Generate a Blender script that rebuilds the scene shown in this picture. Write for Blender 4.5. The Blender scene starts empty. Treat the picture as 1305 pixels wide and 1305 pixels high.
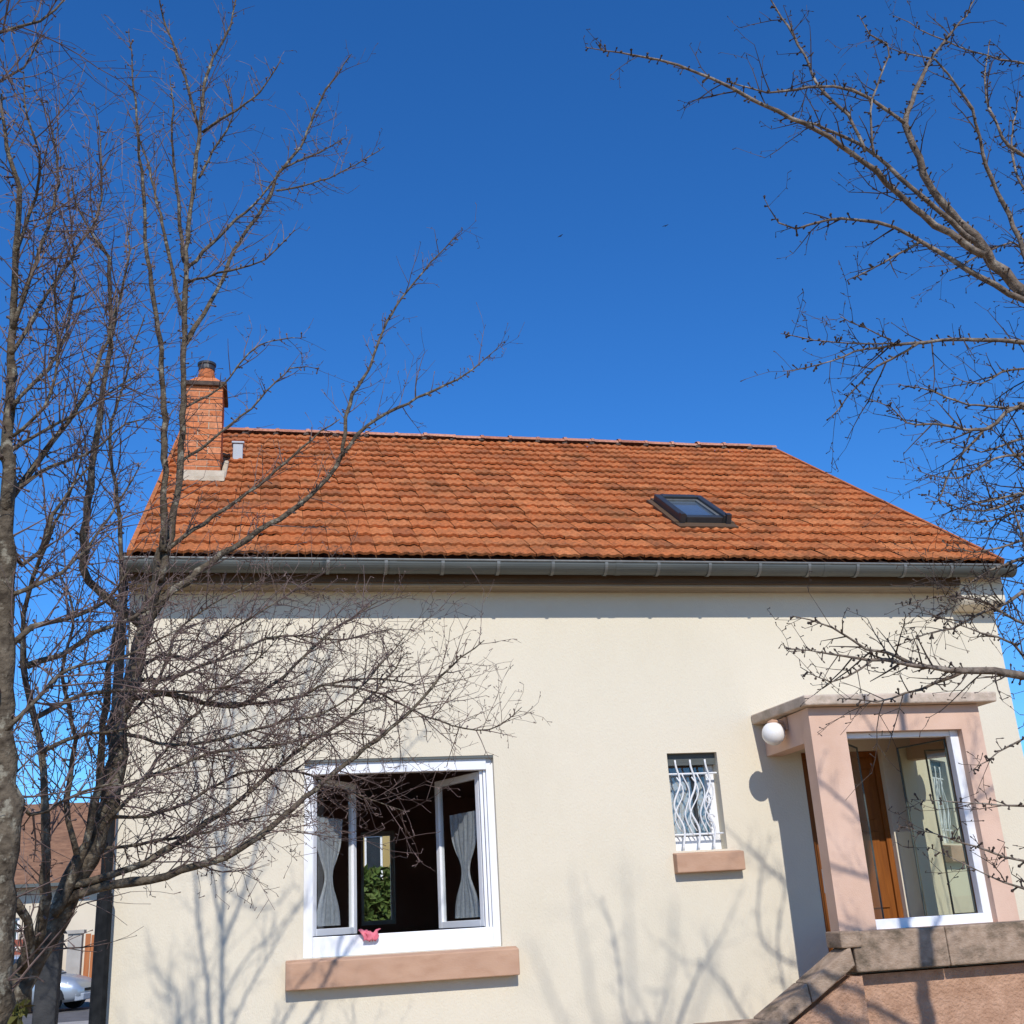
import bpy, math, random
from mathutils import Vector, Matrix

# ------------------------------------------------------------------ camera, sky, sun, exposure
scene = bpy.context.scene
COL = scene.collection
cam_data = bpy.data.cameras.new('camera')
cam_data.sensor_width = 36.0
cam_data.lens = 1431.63 / 1305.0 * 36.0
cam_data.clip_start = 0.05
cam_data.clip_end = 2000.0
cam = bpy.data.objects.new('camera', cam_data)
COL.objects.link(cam)
right = Vector((0.97804, -0.20097, -0.05522))
up = Vector((-0.01749, -0.34315, 0.93912))
fwd = Vector((0.20769, 0.91753, 0.33912))
cam.matrix_world = Matrix(((right.x, up.x, -fwd.x, 0.0),
                           (right.y, up.y, -fwd.y, 0.0),
                           (right.z, up.z, -fwd.z, 1.65),
                           (0, 0, 0, 1)))
scene.camera = cam

SUN_DIR = Vector((math.sin(math.radians(2.5)), math.cos(math.radians(2.5)), -0.83)).normalized()  # way the light travels
SUN_EL = math.asin(-SUN_DIR.z)
world = bpy.data.worlds.new('World')
scene.world = world
world.use_nodes = True
wn = world.node_tree.nodes
wl = world.node_tree.links
bg = wn['Background']
sky = wn.new('ShaderNodeTexSky')
sky.sky_type = 'NISHITA'
sky.sun_disc = False
sky.sun_elevation = SUN_EL
sky.sun_rotation = math.atan2(-SUN_DIR.x, -SUN_DIR.y)
sky.altitude = 600.0
sky.air_density = 1.0
sky.dust_density = 0.0
sky.ozone_density = 4.0
hsv = wn.new('ShaderNodeHueSaturation')
hsv.inputs['Saturation'].default_value = 1.22
wl.new(sky.outputs[0], hsv.inputs['Color'])
tint = wn.new('ShaderNodeMix')                     # the camera's saturated rendering of a clear blue sky, the same all over
tint.data_type = 'RGBA'; tint.blend_type = 'MULTIPLY'; tint.inputs[0].default_value = 1.0
tint.inputs[7].default_value = (0.66, 1.02, 1.33, 1)
wl.new(hsv.outputs[0], tint.inputs[6])
wl.new(tint.outputs[2], bg.inputs['Color'])
bg.inputs['Strength'].default_value = 0.125

sun_data = bpy.data.lights.new('sun', 'SUN')
sun_data.energy = 3.9
sun_data.angle = math.radians(0.5)
sun_data.color = (1.0, 0.95, 0.88)
sun = bpy.data.objects.new('sun', sun_data)
COL.objects.link(sun)
sun.rotation_euler = SUN_DIR.to_track_quat('-Z', 'Y').to_euler()
sun.location = (-3, -20, 20)

scene.view_settings.view_transform = 'Standard'
scene.view_settings.look = 'None'
scene.view_settings.exposure = 0.10
scene.view_settings.gamma = 1.0
scene.view_settings.use_curve_mapping = False
scene.cycles.max_bounces = 8
scene.cycles.transparent_max_bounces = 16

# ------------------------------------------------------------------ helpers
RND = random.Random(11)

def lin(r, g, b):
    f = lambda c: (c / 255.0 / 12.92) if c / 255.0 <= 0.04045 else ((c / 255.0 + 0.055) / 1.055) ** 2.4
    return (f(r), f(g), f(b), 1.0)

class MB:
    """collects faces for one mesh object"""
    def __init__(s):
        s.v = []; s.f = []
    def add(s, vs, fs):
        b = len(s.v)
        s.v.extend(vs)
        s.f.extend([tuple(i + b for i in f) for f in fs])
        return s
    def box(s, x0, x1, y0, y1, z0, z1):
        return s.add([(x0, y0, z0), (x1, y0, z0), (x1, y1, z0), (x0, y1, z0),
                      (x0, y0, z1), (x1, y0, z1), (x1, y1, z1), (x0, y1, z1)],
                     [(0, 3, 2, 1), (4, 5, 6, 7), (0, 1, 5, 4), (1, 2, 6, 5), (2, 3, 7, 6), (3, 0, 4, 7)])
    def hexa(s, p):       # eight corners: bottom loop then top loop
        return s.add(p, [(0, 3, 2, 1), (4, 5, 6, 7), (0, 1, 5, 4), (1, 2, 6, 5), (2, 3, 7, 6), (3, 0, 4, 7)])
    def prism(s, poly, axis, a, b):
        """poly in the two other axes, extruded along axis from a to b"""
        def mk(p, t):
            if axis == 'x': return (t, p[0], p[1])
            if axis == 'y': return (p[0], t, p[1])
            return (p[0], p[1], t)
        n = len(poly)
        vs = [mk(p, a) for p in poly] + [mk(p, b) for p in poly]
        fs = [tuple(range(n)), tuple(range(2 * n - 1, n - 1, -1))]
        fs += [(i, i + n, (i + 1) % n + n, (i + 1) % n) for i in range(n)]
        return s.add(vs, fs)
    def lathe(s, c, prof, n=20):
        """prof: (radius, z) from bottom to top round a vertical axis at c"""
        vs = []; fs = []
        for r, z in prof:
            for k in range(n):
                a = 2 * math.pi * k / n
                vs.append((c[0] + r * math.cos(a), c[1] + r * math.sin(a), c[2] + z))
        for j in range(len(prof) - 1):
            for k in range(n):
                k2 = (k + 1) % n
                fs.append((j * n + k, j * n + k2, (j + 1) * n + k2, (j + 1) * n + k))
        fs.append(tuple(range(n - 1, -1, -1)))
        fs.append(tuple(range((len(prof) - 1) * n, len(prof) * n)))
        return s.add(vs, fs)
    def tube(s, pts, rad, n=6, cap=True):
        pts = [Vector(p) for p in pts]
        m = len(pts)
        if m < 2: return s
        t = (pts[1] - pts[0]).normalized()
        ref = Vector((0, 0, 1)) if abs(t.z) < 0.9 else Vector((1, 0, 0))
        u = t.cross(ref).normalized()
        vs = []; fs = []
        for i in range(m):
            a = pts[max(0, i - 1)]; b = pts[min(m - 1, i + 1)]
            t = (b - a)
            if t.length < 1e-9: t = Vector((0, 0, 1))
            t.normalize()
            u = (u - t * u.dot(t))
            if u.length < 1e-6: u = t.orthogonal()
            u.normalize()
            w = t.cross(u)
            r = rad[i] if hasattr(rad, '__len__') else rad
            for k in range(n):
                an = 2 * math.pi * k / n
                q = pts[i] + (u * math.cos(an) + w * math.sin(an)) * r
                vs.append((q.x, q.y, q.z))
        for i in range(m - 1):
            for k in range(n):
                k2 = (k + 1) % n
                fs.append((i * n + k, i * n + k2, (i + 1) * n + k2, (i + 1) * n + k))
        if cap:
            fs.append(tuple(range(n - 1, -1, -1)))
            fs.append(tuple(range((m - 1) * n, m * n)))
        return s.add(vs, fs)
    def mesh(s, name, smooth=False):
        me = bpy.data.meshes.new(name)
        me.from_pydata([tuple(v) for v in s.v], [], s.f)
        if smooth:
            me.polygons.foreach_set('use_smooth', [True] * len(me.polygons))
        me.update()
        return me
    def build(s, name, material, parent=None, smooth=False, bevel=0.0):
        me = s.mesh(name, smooth)
        me.materials.append(material)
        return place(name, me, parent, bevel=bevel)

def place(name, me, parent=None, loc=None, rot=None, bevel=0.0):
    o = bpy.data.objects.new(name, me)
    COL.objects.link(o)
    if parent is not None:
        o.parent = parent
        if parent.type == 'EMPTY': o.matrix_parent_inverse = Matrix.Translation(-parent.location)
    if loc is not None: o.location = loc
    if rot is not None: o.rotation_euler = rot
    if bevel:
        m = o.modifiers.new('bevel', 'BEVEL')
        m.width = bevel; m.segments = 2; m.limit_method = 'ANGLE'; m.angle_limit = math.radians(40)
    return o

def empty(name, label, cat, loc=(0, 0, 0), group=None):
    o = bpy.data.objects.new(name, None)
    o.empty_display_size = 0.2
    COL.objects.link(o)
    o.location = loc
    tag(o, label, cat, group)
    return o

def tag(o, label=None, cat=None, group=None, kind=None):
    if label: o['label'] = label
    if cat: o['category'] = cat
    if group: o['group'] = group
    if kind: o['kind'] = kind
    return o

# ------------------------------------------------------------------ materials
def new_mat(name):
    m = bpy.data.materials.new(name)
    m.use_nodes = True
    nt = m.node_tree
    return m, nt, nt.nodes['Principled BSDF']

def surf(name, c1, c2=None, scale=4.0, rough=0.8, bump=0.0, bscale=60.0, bdist=0.01, spec=0.3, metal=0.0,
         c3=None, scale3=1.2, amt3=0.5, detail=6.0, stretch=None, lo3=0.45, hi3=0.75):
    """procedural surface: two-tone noise, an optional third stain colour, fine bump"""
    m, nt, b = new_mat(name)
    N = nt.nodes; K = nt.links
    b.inputs['Roughness'].default_value = rough
    b.inputs['Specular IOR Level'].default_value = spec
    b.inputs['Metallic'].default_value = metal
    geo = N.new('ShaderNodeNewGeometry')
    vec = geo.outputs['Position']
    if stretch:
        mp = N.new('ShaderNodeMapping'); mp.inputs['Scale'].default_value = stretch
        K.new(vec, mp.inputs['Vector']); vec = mp.outputs[0]
    nz = N.new('ShaderNodeTexNoise'); nz.inputs['Scale'].default_value = scale; nz.inputs['Detail'].default_value = detail
    K.new(vec, nz.inputs['Vector'])
    rp = N.new('ShaderNodeValToRGB')
    rp.color_ramp.elements[0].position = 0.3; rp.color_ramp.elements[1].position = 0.7
    rp.color_ramp.elements[0].color = c1; rp.color_ramp.elements[1].color = c2 or c1
    K.new(nz.outputs[0], rp.inputs[0])
    out = rp.outputs[0]
    if c3:
        n3 = N.new('ShaderNodeTexNoise'); n3.inputs['Scale'].default_value = scale3; n3.inputs['Detail'].default_value = 8.0
        n3.inputs['Roughness'].default_value = 0.65
        K.new(vec, n3.inputs['Vector'])
        r3 = N.new('ShaderNodeMapRange'); r3.inputs[1].default_value = lo3; r3.inputs[2].default_value = hi3
        r3.inputs[4].default_value = amt3
        K.new(n3.outputs[0], r3.inputs[0])
        mx = N.new('ShaderNodeMix'); mx.data_type = 'RGBA'
        K.new(r3.outputs[0], mx.inputs[0]); K.new(out, mx.inputs[6]); mx.inputs[7].default_value = c3
        out = mx.outputs[2]
    K.new(out, b.inputs['Base Color'])
    if bump:
        bn = N.new('ShaderNodeTexNoise'); bn.inputs['Scale'].default_value = bscale; bn.inputs['Detail'].default_value = 5.0
        K.new(vec, bn.inputs['Vector'])
        bp = N.new('ShaderNodeBump'); bp.inputs['Strength'].default_value = bump; bp.inputs['Distance'].default_value = bdist
        K.new(bn.outputs[0], bp.inputs['Height']); K.new(bp.outputs[0], b.inputs['Normal'])
    return m

def pieces(name, ramp, noise_col=None, rough=0.85, amt=0.6, nscale=1.4, lo=0.48, hi=0.72, specks=None):
    """tiles and bricks: each piece takes its own tone from the ramp, plus weathering across the surface"""
    m, nt, b = new_mat(name)
    N = nt.nodes; K = nt.links
    b.inputs['Roughness'].default_value = rough
    b.inputs['Specular IOR Level'].default_value = 0.2
    oi = N.new('ShaderNodeObjectInfo'); geo = N.new('ShaderNodeNewGeometry')
    ad = N.new('ShaderNodeMath'); ad.operation = 'ADD'
    K.new(oi.outputs['Random'], ad.inputs[0]); K.new(geo.outputs['Random Per Island'], ad.inputs[1])
    fr = N.new('ShaderNodeMath'); fr.operation = 'FRACT'; K.new(ad.outputs[0], fr.inputs[0])
    rp = N.new('ShaderNodeValToRGB')
    els = rp.color_ramp.elements
    while len(els) < len(ramp): els.new(0.5)
    for i, c in enumerate(ramp):
        els[i].position = i / (len(ramp) - 1); els[i].color = c
    K.new(fr.outputs[0], rp.inputs[0])
    out = rp.outputs[0]
    nz = N.new('ShaderNodeTexNoise'); nz.inputs['Scale'].default_value = 30.0; nz.inputs['Detail'].default_value = 6.0
    K.new(geo.outputs['Position'], nz.inputs['Vector'])
    hs = N.new('ShaderNodeHueSaturation')
    mr = N.new('ShaderNodeMapRange'); mr.inputs[1].default_value = 0.3; mr.inputs[2].default_value = 0.7
    mr.inputs[3].default_value = 0.66; mr.inputs[4].default_value = 1.26
    K.new(nz.outputs[0], mr.inputs[0]); K.new(mr.outputs[0], hs.inputs['Value']); K.new(out, hs.inputs['Color'])
    out = hs.outputs[0]
    if noise_col:
        n3 = N.new('ShaderNodeTexNoise'); n3.inputs['Scale'].default_value = nscale; n3.inputs['Detail'].default_value = 9.0
        n3.inputs['Roughness'].default_value = 0.7
        K.new(geo.outputs['Position'], n3.inputs['Vector'])
        r3 = N.new('ShaderNodeMapRange'); r3.inputs[1].default_value = lo; r3.inputs[2].default_value = hi
        r3.inputs[4].default_value = amt
        K.new(n3.outputs[0], r3.inputs[0])
        mx = N.new('ShaderNodeMix'); mx.data_type = 'RGBA'
        K.new(r3.outputs[0], mx.inputs[0]); K.new(out, mx.inputs[6]); mx.inputs[7].default_value = noise_col
        out = mx.outputs[2]
    if specks:
        n4 = N.new('ShaderNodeTexNoise'); n4.inputs['Scale'].default_value = 17.0; n4.inputs['Detail'].default_value = 7.0
        n4.inputs['Roughness'].default_value = 0.7
        K.new(geo.outputs['Position'], n4.inputs['Vector'])
        r4 = N.new('ShaderNodeMapRange'); r4.inputs[1].default_value = 0.58; r4.inputs[2].default_value = 0.66; r4.inputs[4].default_value = 0.6
        K.new(n4.outputs[0], r4.inputs[0])
        mx = N.new('ShaderNodeMix'); mx.data_type = 'RGBA'
        K.new(r4.outputs[0], mx.inputs[0]); K.new(out, mx.inputs[6]); mx.inputs[7].default_value = specks
        out = mx.outputs[2]
    K.new(out, b.inputs['Base Color'])
    bn = N.new('ShaderNodeTexNoise'); bn.inputs['Scale'].default_value = 90.0
    K.new(geo.outputs['Position'], bn.inputs['Vector'])
    bp = N.new('ShaderNodeBump'); bp.inputs['Strength'].default_value = 0.35; bp.inputs['Distance'].default_value = 0.004
    K.new(bn.outputs[0], bp.inputs['Height']); K.new(bp.outputs[0], b.inputs['Normal'])
    return m

def glass(name, tint=(0.95, 0.965, 0.965, 1), extra=0.0, gcol=(1, 1, 1, 1)):
    """thin pane: clear with a Fresnel reflection"""
    m = bpy.data.materials.new(name); m.use_nodes = True
    nt = m.node_tree; N = nt.nodes; K = nt.links
    N.clear()
    o = N.new('ShaderNodeOutputMaterial'); mx = N.new('ShaderNodeMixShader')
    tr = N.new('ShaderNodeBsdfTransparent'); tr.inputs[0].default_value = tint
    gl = N.new('ShaderNodeBsdfGlossy'); gl.inputs['Roughness'].default_value = 0.0; gl.inputs[0].default_value = gcol
    fr = N.new('ShaderNodeLayerWeight'); fr.inputs[0].default_value = 0.5
    pw = N.new('ShaderNodeMath'); pw.operation = 'POWER'; pw.inputs[1].default_value = 5.0
    K.new(fr.outputs['Facing'], pw.inputs[0])
    ad = N.new('ShaderNodeMath'); ad.operation = 'ADD'; ad.use_clamp = True; ad.inputs[1].default_value = 0.04 + extra
    K.new(pw.outputs[0], ad.inputs[0]); K.new(ad.outputs[0], mx.inputs[0])
    K.new(tr.outputs[0], mx.inputs[1]); K.new(gl.outputs[0], mx.inputs[2]); K.new(mx.outputs[0], o.inputs[0])
    return m

M = {}
M['render'] = surf('cream_render', (0.665, 0.60, 0.468, 1), (0.69, 0.622, 0.49, 1), scale=1.1, rough=0.92, bump=0.5, bscale=95, bdist=0.006,
                   c3=(0.61, 0.545, 0.415, 1), scale3=1.6, amt3=0.5, spec=0.15, stretch=(1.0, 1.0, 0.7))
M['pink'] = surf('pink_render', (0.62, 0.42, 0.31, 1), (0.68, 0.475, 0.365, 1), scale=3, rough=0.9, bump=0.4, bscale=120, bdist=0.005,
                 c3=(0.52, 0.33, 0.235, 1), scale3=2.5, amt3=0.5, spec=0.15)
M['pink_rough'] = surf('rough_pink_base', (0.38, 0.22, 0.14, 1), (0.52, 0.32, 0.215, 1), scale=9, rough=0.95, bump=0.9, bscale=45, bdist=0.02,
                       c3=(0.33, 0.19, 0.12, 1), scale3=6, amt3=0.7, spec=0.1)
M['sill'] = surf('terracotta_sill', (0.43, 0.255, 0.165, 1), (0.53, 0.335, 0.225, 1), scale=14, rough=0.85, bump=0.35, bscale=90, bdist=0.004,
                 c3=(0.35, 0.20, 0.14, 1), scale3=7, amt3=0.45, stretch=(0.5, 1, 1))
M['slab'] = surf('weathered_slab', (0.50, 0.40, 0.31, 1), (0.62, 0.50, 0.40, 1), scale=8, rough=0.95, bump=0.6, bscale=50, bdist=0.01,
                 c3=(0.20, 0.17, 0.12, 1), scale3=7, amt3=0.6)
M['stone'] = surf('weathered_coping', (0.27, 0.19, 0.13, 1), (0.40, 0.295, 0.215, 1), scale=14, rough=0.95, bump=0.55, bscale=55, bdist=0.012,
                  c3=(0.085, 0.065, 0.042, 1), scale3=4.5, amt3=0.85, lo3=0.47, hi3=0.66, stretch=(1, 1, 1.5))
M['tile'] = pieces('roof_tile', [(0.41, 0.122, 0.038, 1), (0.50, 0.158, 0.050, 1), (0.44, 0.132, 0.040, 1), (0.53, 0.185, 0.064, 1), (0.42, 0.132, 0.043, 1), (0.34, 0.108, 0.038, 1)],
                   (0.13, 0.080, 0.036, 1), amt=0.6, nscale=2.2, lo=0.48, hi=0.70, specks=(0.05, 0.038, 0.028, 1))
M['ridge'] = pieces('ridge_tile', [(0.46, 0.20, 0.125, 1), (0.54, 0.26, 0.17, 1), (0.40, 0.155, 0.09, 1)], (0.2, 0.12, 0.08, 1), amt=0.5)
M['brick'] = pieces('chimney_brick', [(0.53, 0.17, 0.065, 1), (0.60, 0.21, 0.085, 1), (0.44, 0.135, 0.05, 1), (0.62, 0.25, 0.12, 1)], (0.28, 0.12, 0.05, 1), amt=0.4, nscale=5)
M['mortar'] = surf('mortar', (0.40, 0.33, 0.24, 1), (0.52, 0.44, 0.33, 1), scale=12, rough=0.95, bump=0.6, bscale=70)
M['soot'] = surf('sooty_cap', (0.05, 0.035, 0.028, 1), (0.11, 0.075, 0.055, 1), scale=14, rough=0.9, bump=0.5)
M['zinc'] = surf('zinc', (0.075, 0.083, 0.078, 1), (0.115, 0.125, 0.116, 1), scale=5, rough=0.55, metal=0.3, spec=0.5, stretch=(0.3, 3, 3), bump=0.1, bscale=12)
M['zinc_light'] = surf('zinc_bracket', (0.15, 0.155, 0.148, 1), (0.20, 0.205, 0.195, 1), scale=20, rough=0.5, metal=0.4)
M['wood_dark'] = surf('brown_timber', (0.075, 0.043, 0.022, 1), (0.11, 0.066, 0.036, 1), scale=6, rough=0.7, stretch=(0.4, 4, 4), bump=0.3)
M['soffit'] = surf('aged_soffit_paint', (0.24, 0.195, 0.14, 1), (0.32, 0.27, 0.20, 1), scale=5, rough=0.85, stretch=(0.4, 4, 4), bump=0.2)
M['white'] = surf('white_frame', (0.76, 0.77, 0.79, 1), (0.82, 0.825, 0.84, 1), scale=6, rough=0.35, spec=0.5)
M['bars'] = surf('white_ironwork', (0.66, 0.67, 0.68, 1), (0.78, 0.78, 0.78, 1), scale=40, rough=0.45, spec=0.5)
M['gasket'] = surf('dark_gasket', (0.06, 0.075, 0.07, 1), (0.085, 0.10, 0.095, 1), rough=0.6)
M['dark_frame'] = surf('dark_grey_metal', (0.022, 0.024, 0.027, 1), (0.035, 0.037, 0.04, 1), scale=8, rough=0.45, spec=0.5)
M['iron'] = surf('dark_cast_iron', (0.010, 0.011, 0.012, 1), (0.022, 0.023, 0.024, 1), scale=15, rough=0.75, spec=0.08, bump=0.2)
M['door'] = surf('varnished_door', (0.19, 0.058, 0.009, 1), (0.27, 0.088, 0.014, 1), scale=4, rough=0.55, stretch=(9, 9, 0.7), bump=0.15, spec=0.2,
                 c3=(0.12, 0.034, 0.008, 1), scale3=3, amt3=0.55)
M['room'] = surf('dim_room_wall', (0.40, 0.25, 0.205, 1), (0.47, 0.30, 0.25, 1), scale=2, rough=0.9)
M['room_floor'] = surf('room_floor', (0.45, 0.30, 0.20, 1), (0.52, 0.36, 0.25, 1), scale=6, rough=0.5)
M['net'] = surf('net_curtain', (0.52, 0.53, 0.53, 1), (0.72, 0.73, 0.73, 1), scale=45, rough=0.95)
# the nets are thin: part of the light passes straight through the weave
_nt = M['net'].node_tree
_o = [n_ for n_ in _nt.nodes if n_.type == 'OUTPUT_MATERIAL'][0]
_mx = _nt.nodes.new('ShaderNodeMixShader'); _mx.inputs[0].default_value = 0.30
_tr = _nt.nodes.new('ShaderNodeBsdfTransparent')
_nt.links.new(_nt.nodes['Principled BSDF'].outputs[0], _mx.inputs[1]); _nt.links.new(_tr.outputs[0], _mx.inputs[2]); _nt.links.new(_mx.outputs[0], _o.inputs[0])
M['pane'] = glass('clear_pane', extra=0.02)
M['mirror_pane'] = glass('reflective_pane', tint=(0.55, 0.62, 0.55, 1), extra=0.66, gcol=(0.88, 0.95, 0.82, 1))
M['globe'] = surf('opal_globe', (0.80, 0.78, 0.75, 1), (0.82, 0.80, 0.77, 1), rough=0.25, spec=0.5)
M['pink_cloth'] = surf('pink_cloth', (0.62, 0.12, 0.17, 1), (0.72, 0.22, 0.27, 1), scale=30, rough=0.95)
M['bark'] = surf('grey_bark', (0.045, 0.034, 0.024, 1), (0.15, 0.12, 0.085, 1), scale=26, rough=0.95, bump=0.9, bscale=60, bdist=0.012,
                 c3=(0.30, 0.275, 0.21, 1), scale3=17, amt3=0.7, lo3=0.55, hi3=0.63, spec=0.1)
M['bark_fruit'] = surf('brown_bark', (0.075, 0.058, 0.045, 1), (0.23, 0.18, 0.14, 1), scale=30, rough=0.9, bump=0.8, bscale=70, bdist=0.008,
                       c3=(0.42, 0.37, 0.30, 1), scale3=16, amt3=0.6, lo3=0.52, hi3=0.66, spec=0.15)
M['twig'] = surf('red_brown_twig', (0.06, 0.040, 0.034, 1), (0.22, 0.155, 0.135, 1), scale=12, rough=0.8, spec=0.25)
M['twig_fruit'] = surf('brown_twig', (0.035, 0.025, 0.021, 1), (0.10, 0.072, 0.055, 1), scale=14, rough=0.8, spec=0.25)
M['gravel'] = surf('garden_ground', (0.38, 0.24, 0.12, 1), (0.48, 0.32, 0.17, 1), scale=3, rough=0.95, bump=0.8, bscale=25, bdist=0.03,
                   c3=(0.14, 0.12, 0.05, 1), scale3=0.4, amt3=0.6)
M['asphalt'] = surf('asphalt', (0.10, 0.095, 0.09, 1), (0.15, 0.142, 0.135, 1), scale=2, rough=0.9, bump=0.5, bscale=60, c3=(0.19, 0.17, 0.16, 1), scale3=0.5, amt3=0.5)
M['concrete'] = surf('pale_concrete', (0.34, 0.31, 0.27, 1), (0.44, 0.41, 0.36, 1), scale=3, rough=0.9, bump=0.4)
M['post'] = surf('grey_post', (0.035, 0.036, 0.038, 1), (0.06, 0.06, 0.061, 1), scale=12, rough=0.85, bump=0.4, spec=0.1)
M['leaf'] = pieces('hedge_leaf', [(0.05, 0.085, 0.018, 1), (0.09, 0.14, 0.03, 1), (0.12, 0.16, 0.04, 1), (0.04, 0.06, 0.015, 1)], None, rough=0.6)
M['leaf_olive'] = pieces('olive_leaf', [(0.08, 0.085, 0.02, 1), (0.13, 0.125, 0.03, 1), (0.06, 0.06, 0.015, 1)], None, rough=0.6)
M['far_tile'] = surf('far_brown_tile', (0.19, 0.095, 0.055, 1), (0.30, 0.16, 0.09, 1), scale=5, rough=0.9, stretch=(1, 1, 3), bump=0.8, bscale=9, bdist=0.05,
                     c3=(0.12, 0.065, 0.04, 1), scale3=1.5, amt3=0.7)
M['far_wall'] = surf('far_cream_wall', (0.62, 0.54, 0.41, 1), (0.70, 0.62, 0.48, 1), scale=0.8, rough=0.9)
M['yellow_wall'] = surf('yellow_wall', (0.38, 0.27, 0.10, 1), (0.46, 0.34, 0.15, 1), scale=1.5, rough=0.9)
M['red_wood'] = surf('red_brown_boards', (0.22, 0.055, 0.032, 1), (0.30, 0.085, 0.05, 1), scale=3, rough=0.7, stretch=(0.5, 1, 4))
M['orange_wood'] = surf('orange_boards', (0.36, 0.12, 0.04, 1), (0.46, 0.17, 0.06, 1), scale=3, rough=0.7, stretch=(4, 4, 0.5))
M['car'] = surf('silver_blue_paint', (0.40, 0.45, 0.50, 1), (0.44, 0.49, 0.54, 1), scale=2, rough=0.28, metal=0.45, spec=0.6)
M['car_glass'] = surf('car_glass', (0.02, 0.028, 0.035, 1), (0.03, 0.038, 0.045, 1), rough=0.06, spec=0.8)
M['tyre'] = surf('tyre', (0.012, 0.012, 0.013, 1), (0.02, 0.02, 0.021, 1), rough=0.85)
M['rim'] = surf('wheel_rim', (0.35, 0.36, 0.37, 1), (0.45, 0.46, 0.47, 1), rough=0.35, metal=0.8)
M['lens'] = surf('headlamp_lens', (0.62, 0.66, 0.70, 1), (0.75, 0.78, 0.80, 1), scale=20, rough=0.1, spec=0.8)
M['plastic_grey'] = surf('grey_white_plastic', (0.36, 0.40, 0.45, 1), (0.42, 0.46, 0.51, 1), rough=0.5)
M['feather'] = surf('dark_feather', (0.02, 0.018, 0.018, 1), (0.035, 0.03, 0.03, 1), rough=0.8)
M['sky_pane'] = surf('skylight_glass', (0.10, 0.14, 0.19, 1), (0.13, 0.17, 0.22, 1), rough=0.08, spec=1.0, metal=0.35)

# ------------------------------------------------------------------ ground, road, far setting
g = MB(); g.add([(-400, -400, 0), (400, -400, 0), (400, 600, 0), (-400, 600, 0)], [(0, 1, 2, 3)])
tag(g.build('ground', M['gravel']), kind='structure')
g = MB(); g.add([(-200, 27.0, .004), (200, 27.0, .004), (200, 35.4, .004), (-200, 35.4, .004)], [(0, 1, 2, 3)])
tag(g.build('road', M['asphalt']), kind='structure')
pv = MB().box(-200, 200, 35.4, 37.2, -0.05, 0.12)
tag(pv.build('pavement', M['concrete'], bevel=0.02), kind='structure')
pv = MB().box(-200, 200, 25.3, 27.0, -0.05, 0.12)
tag(pv.build('near_pavement', M['concrete'], bevel=0.02), kind='structure')

# ------------------------------------------------------------------ the house
WX0, WX1 = -1.16, 6.93
WY = 9.5
WT = 0.30
RIDGE_Y, RIDGE_Z = 13.477, 7.615
EAVE_Y, EAVE_Z = 9.17, 4.605
REAR_Y = 2 * RIDGE_Y - WY
SLOPE = math.atan2(RIDGE_Z - EAVE_Z, RIDGE_Y - EAVE_Y)
SL_LEN = math.hypot(RIDGE_Z - EAVE_Z, RIDGE_Y - EAVE_Y)
house = empty('house', 'cream rendered house with orange tiled roof, brick chimney and open white window', 'house', (2.9, 9.5, 0))

def sheet(mb, x0, x1, z0, z1, holes, y0, y1):
    """wall slab between y0 (outside) and y1 with rectangular openings and their reveals"""
    xs = sorted({x0, x1} | {h[0] for h in holes} | {h[1] for h in holes})
    zs = sorted({z0, z1} | {h[2] for h in holes} | {h[3] for h in holes})
    inside = lambda x, z: any(h[0] < x < h[1] and h[2] < z < h[3] for h in holes)
    for a, b in zip(xs, xs[1:]):
        for c, d in zip(zs, zs[1:]):
            if inside((a + b) / 2, (c + d) / 2): continue
            mb.add([(a, y0, c), (b, y0, c), (b, y0, d), (a, y0, d)], [(0, 1, 2, 3)])
            mb.add([(a, y1, c), (b, y1, c), (b, y1, d), (a, y1, d)], [(3, 2, 1, 0)])
    for h in holes + [None]:
        if h is None:
            a, b, c, d = x0, x1, z0, z1; flip = True
        else:
            a, b, c, d = h; flip = False
        q = [((a, y0, c), (a, y1, c), (a, y1, d), (a, y0, d)), ((b, y0, d), (b, y1, d), (b, y1, c), (b, y0, c)),
             ((a, y0, d), (a, y1, d), (b, y1, d), (b, y0, d)), ((b, y0, c), (b, y1, c), (a, y1, c), (a, y0, c))]
        for f in q:
            mb.add(list(f), [(3, 2, 1, 0) if flip else (0, 1, 2, 3)])
    return mb

BIG = (0.285, 1.862, 1.44, 2.958)
SMALL = (3.412, 3.876, 2.105, 2.929)
DOOR = (4.68, 5.47, 0.80, 2.905)
WTOP = 4.70
w = MB(); sheet(w, WX0, WX1, 0, WTOP, [BIG, SMALL, DOOR], WY, WY + WT)
front_wall = w.build('wall', M['render'], house)
tag(front_wall, 'cream front wall')
def gable(x0, x1):
    m = MB()
    dz = 0.10
    zr = RIDGE_Z - dz / math.cos(SLOPE)
    ze = zr - (RIDGE_Y - (WY + WT)) * math.tan(SLOPE)
    m.prism([(WY + WT + .002, 0), (REAR_Y - WT, 0), (REAR_Y - WT, ze), (RIDGE_Y, zr), (WY + WT + .002, ze)], 'x', x0, x1)
    return m
gable(WX0, WX0 + WT).build('wall', M['render'], house)
gable(WX1 - WT, WX1).build('wall', M['render'], house)
RW = (1.33, 1.82, 1.66, 2.95)
w = MB(); sheet(w, WX0, WX1, 0, WTOP, [RW], REAR_Y - WT, REAR_Y)
w.build('wall', M['render'], house)
# a rough plinth at the foot of the front
MB().box(WX0 - .02, 3.0, WY - .03, WY + .01, 0, 0.55).build('plinth', M['pink_rough'], house, bevel=.01)

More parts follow.
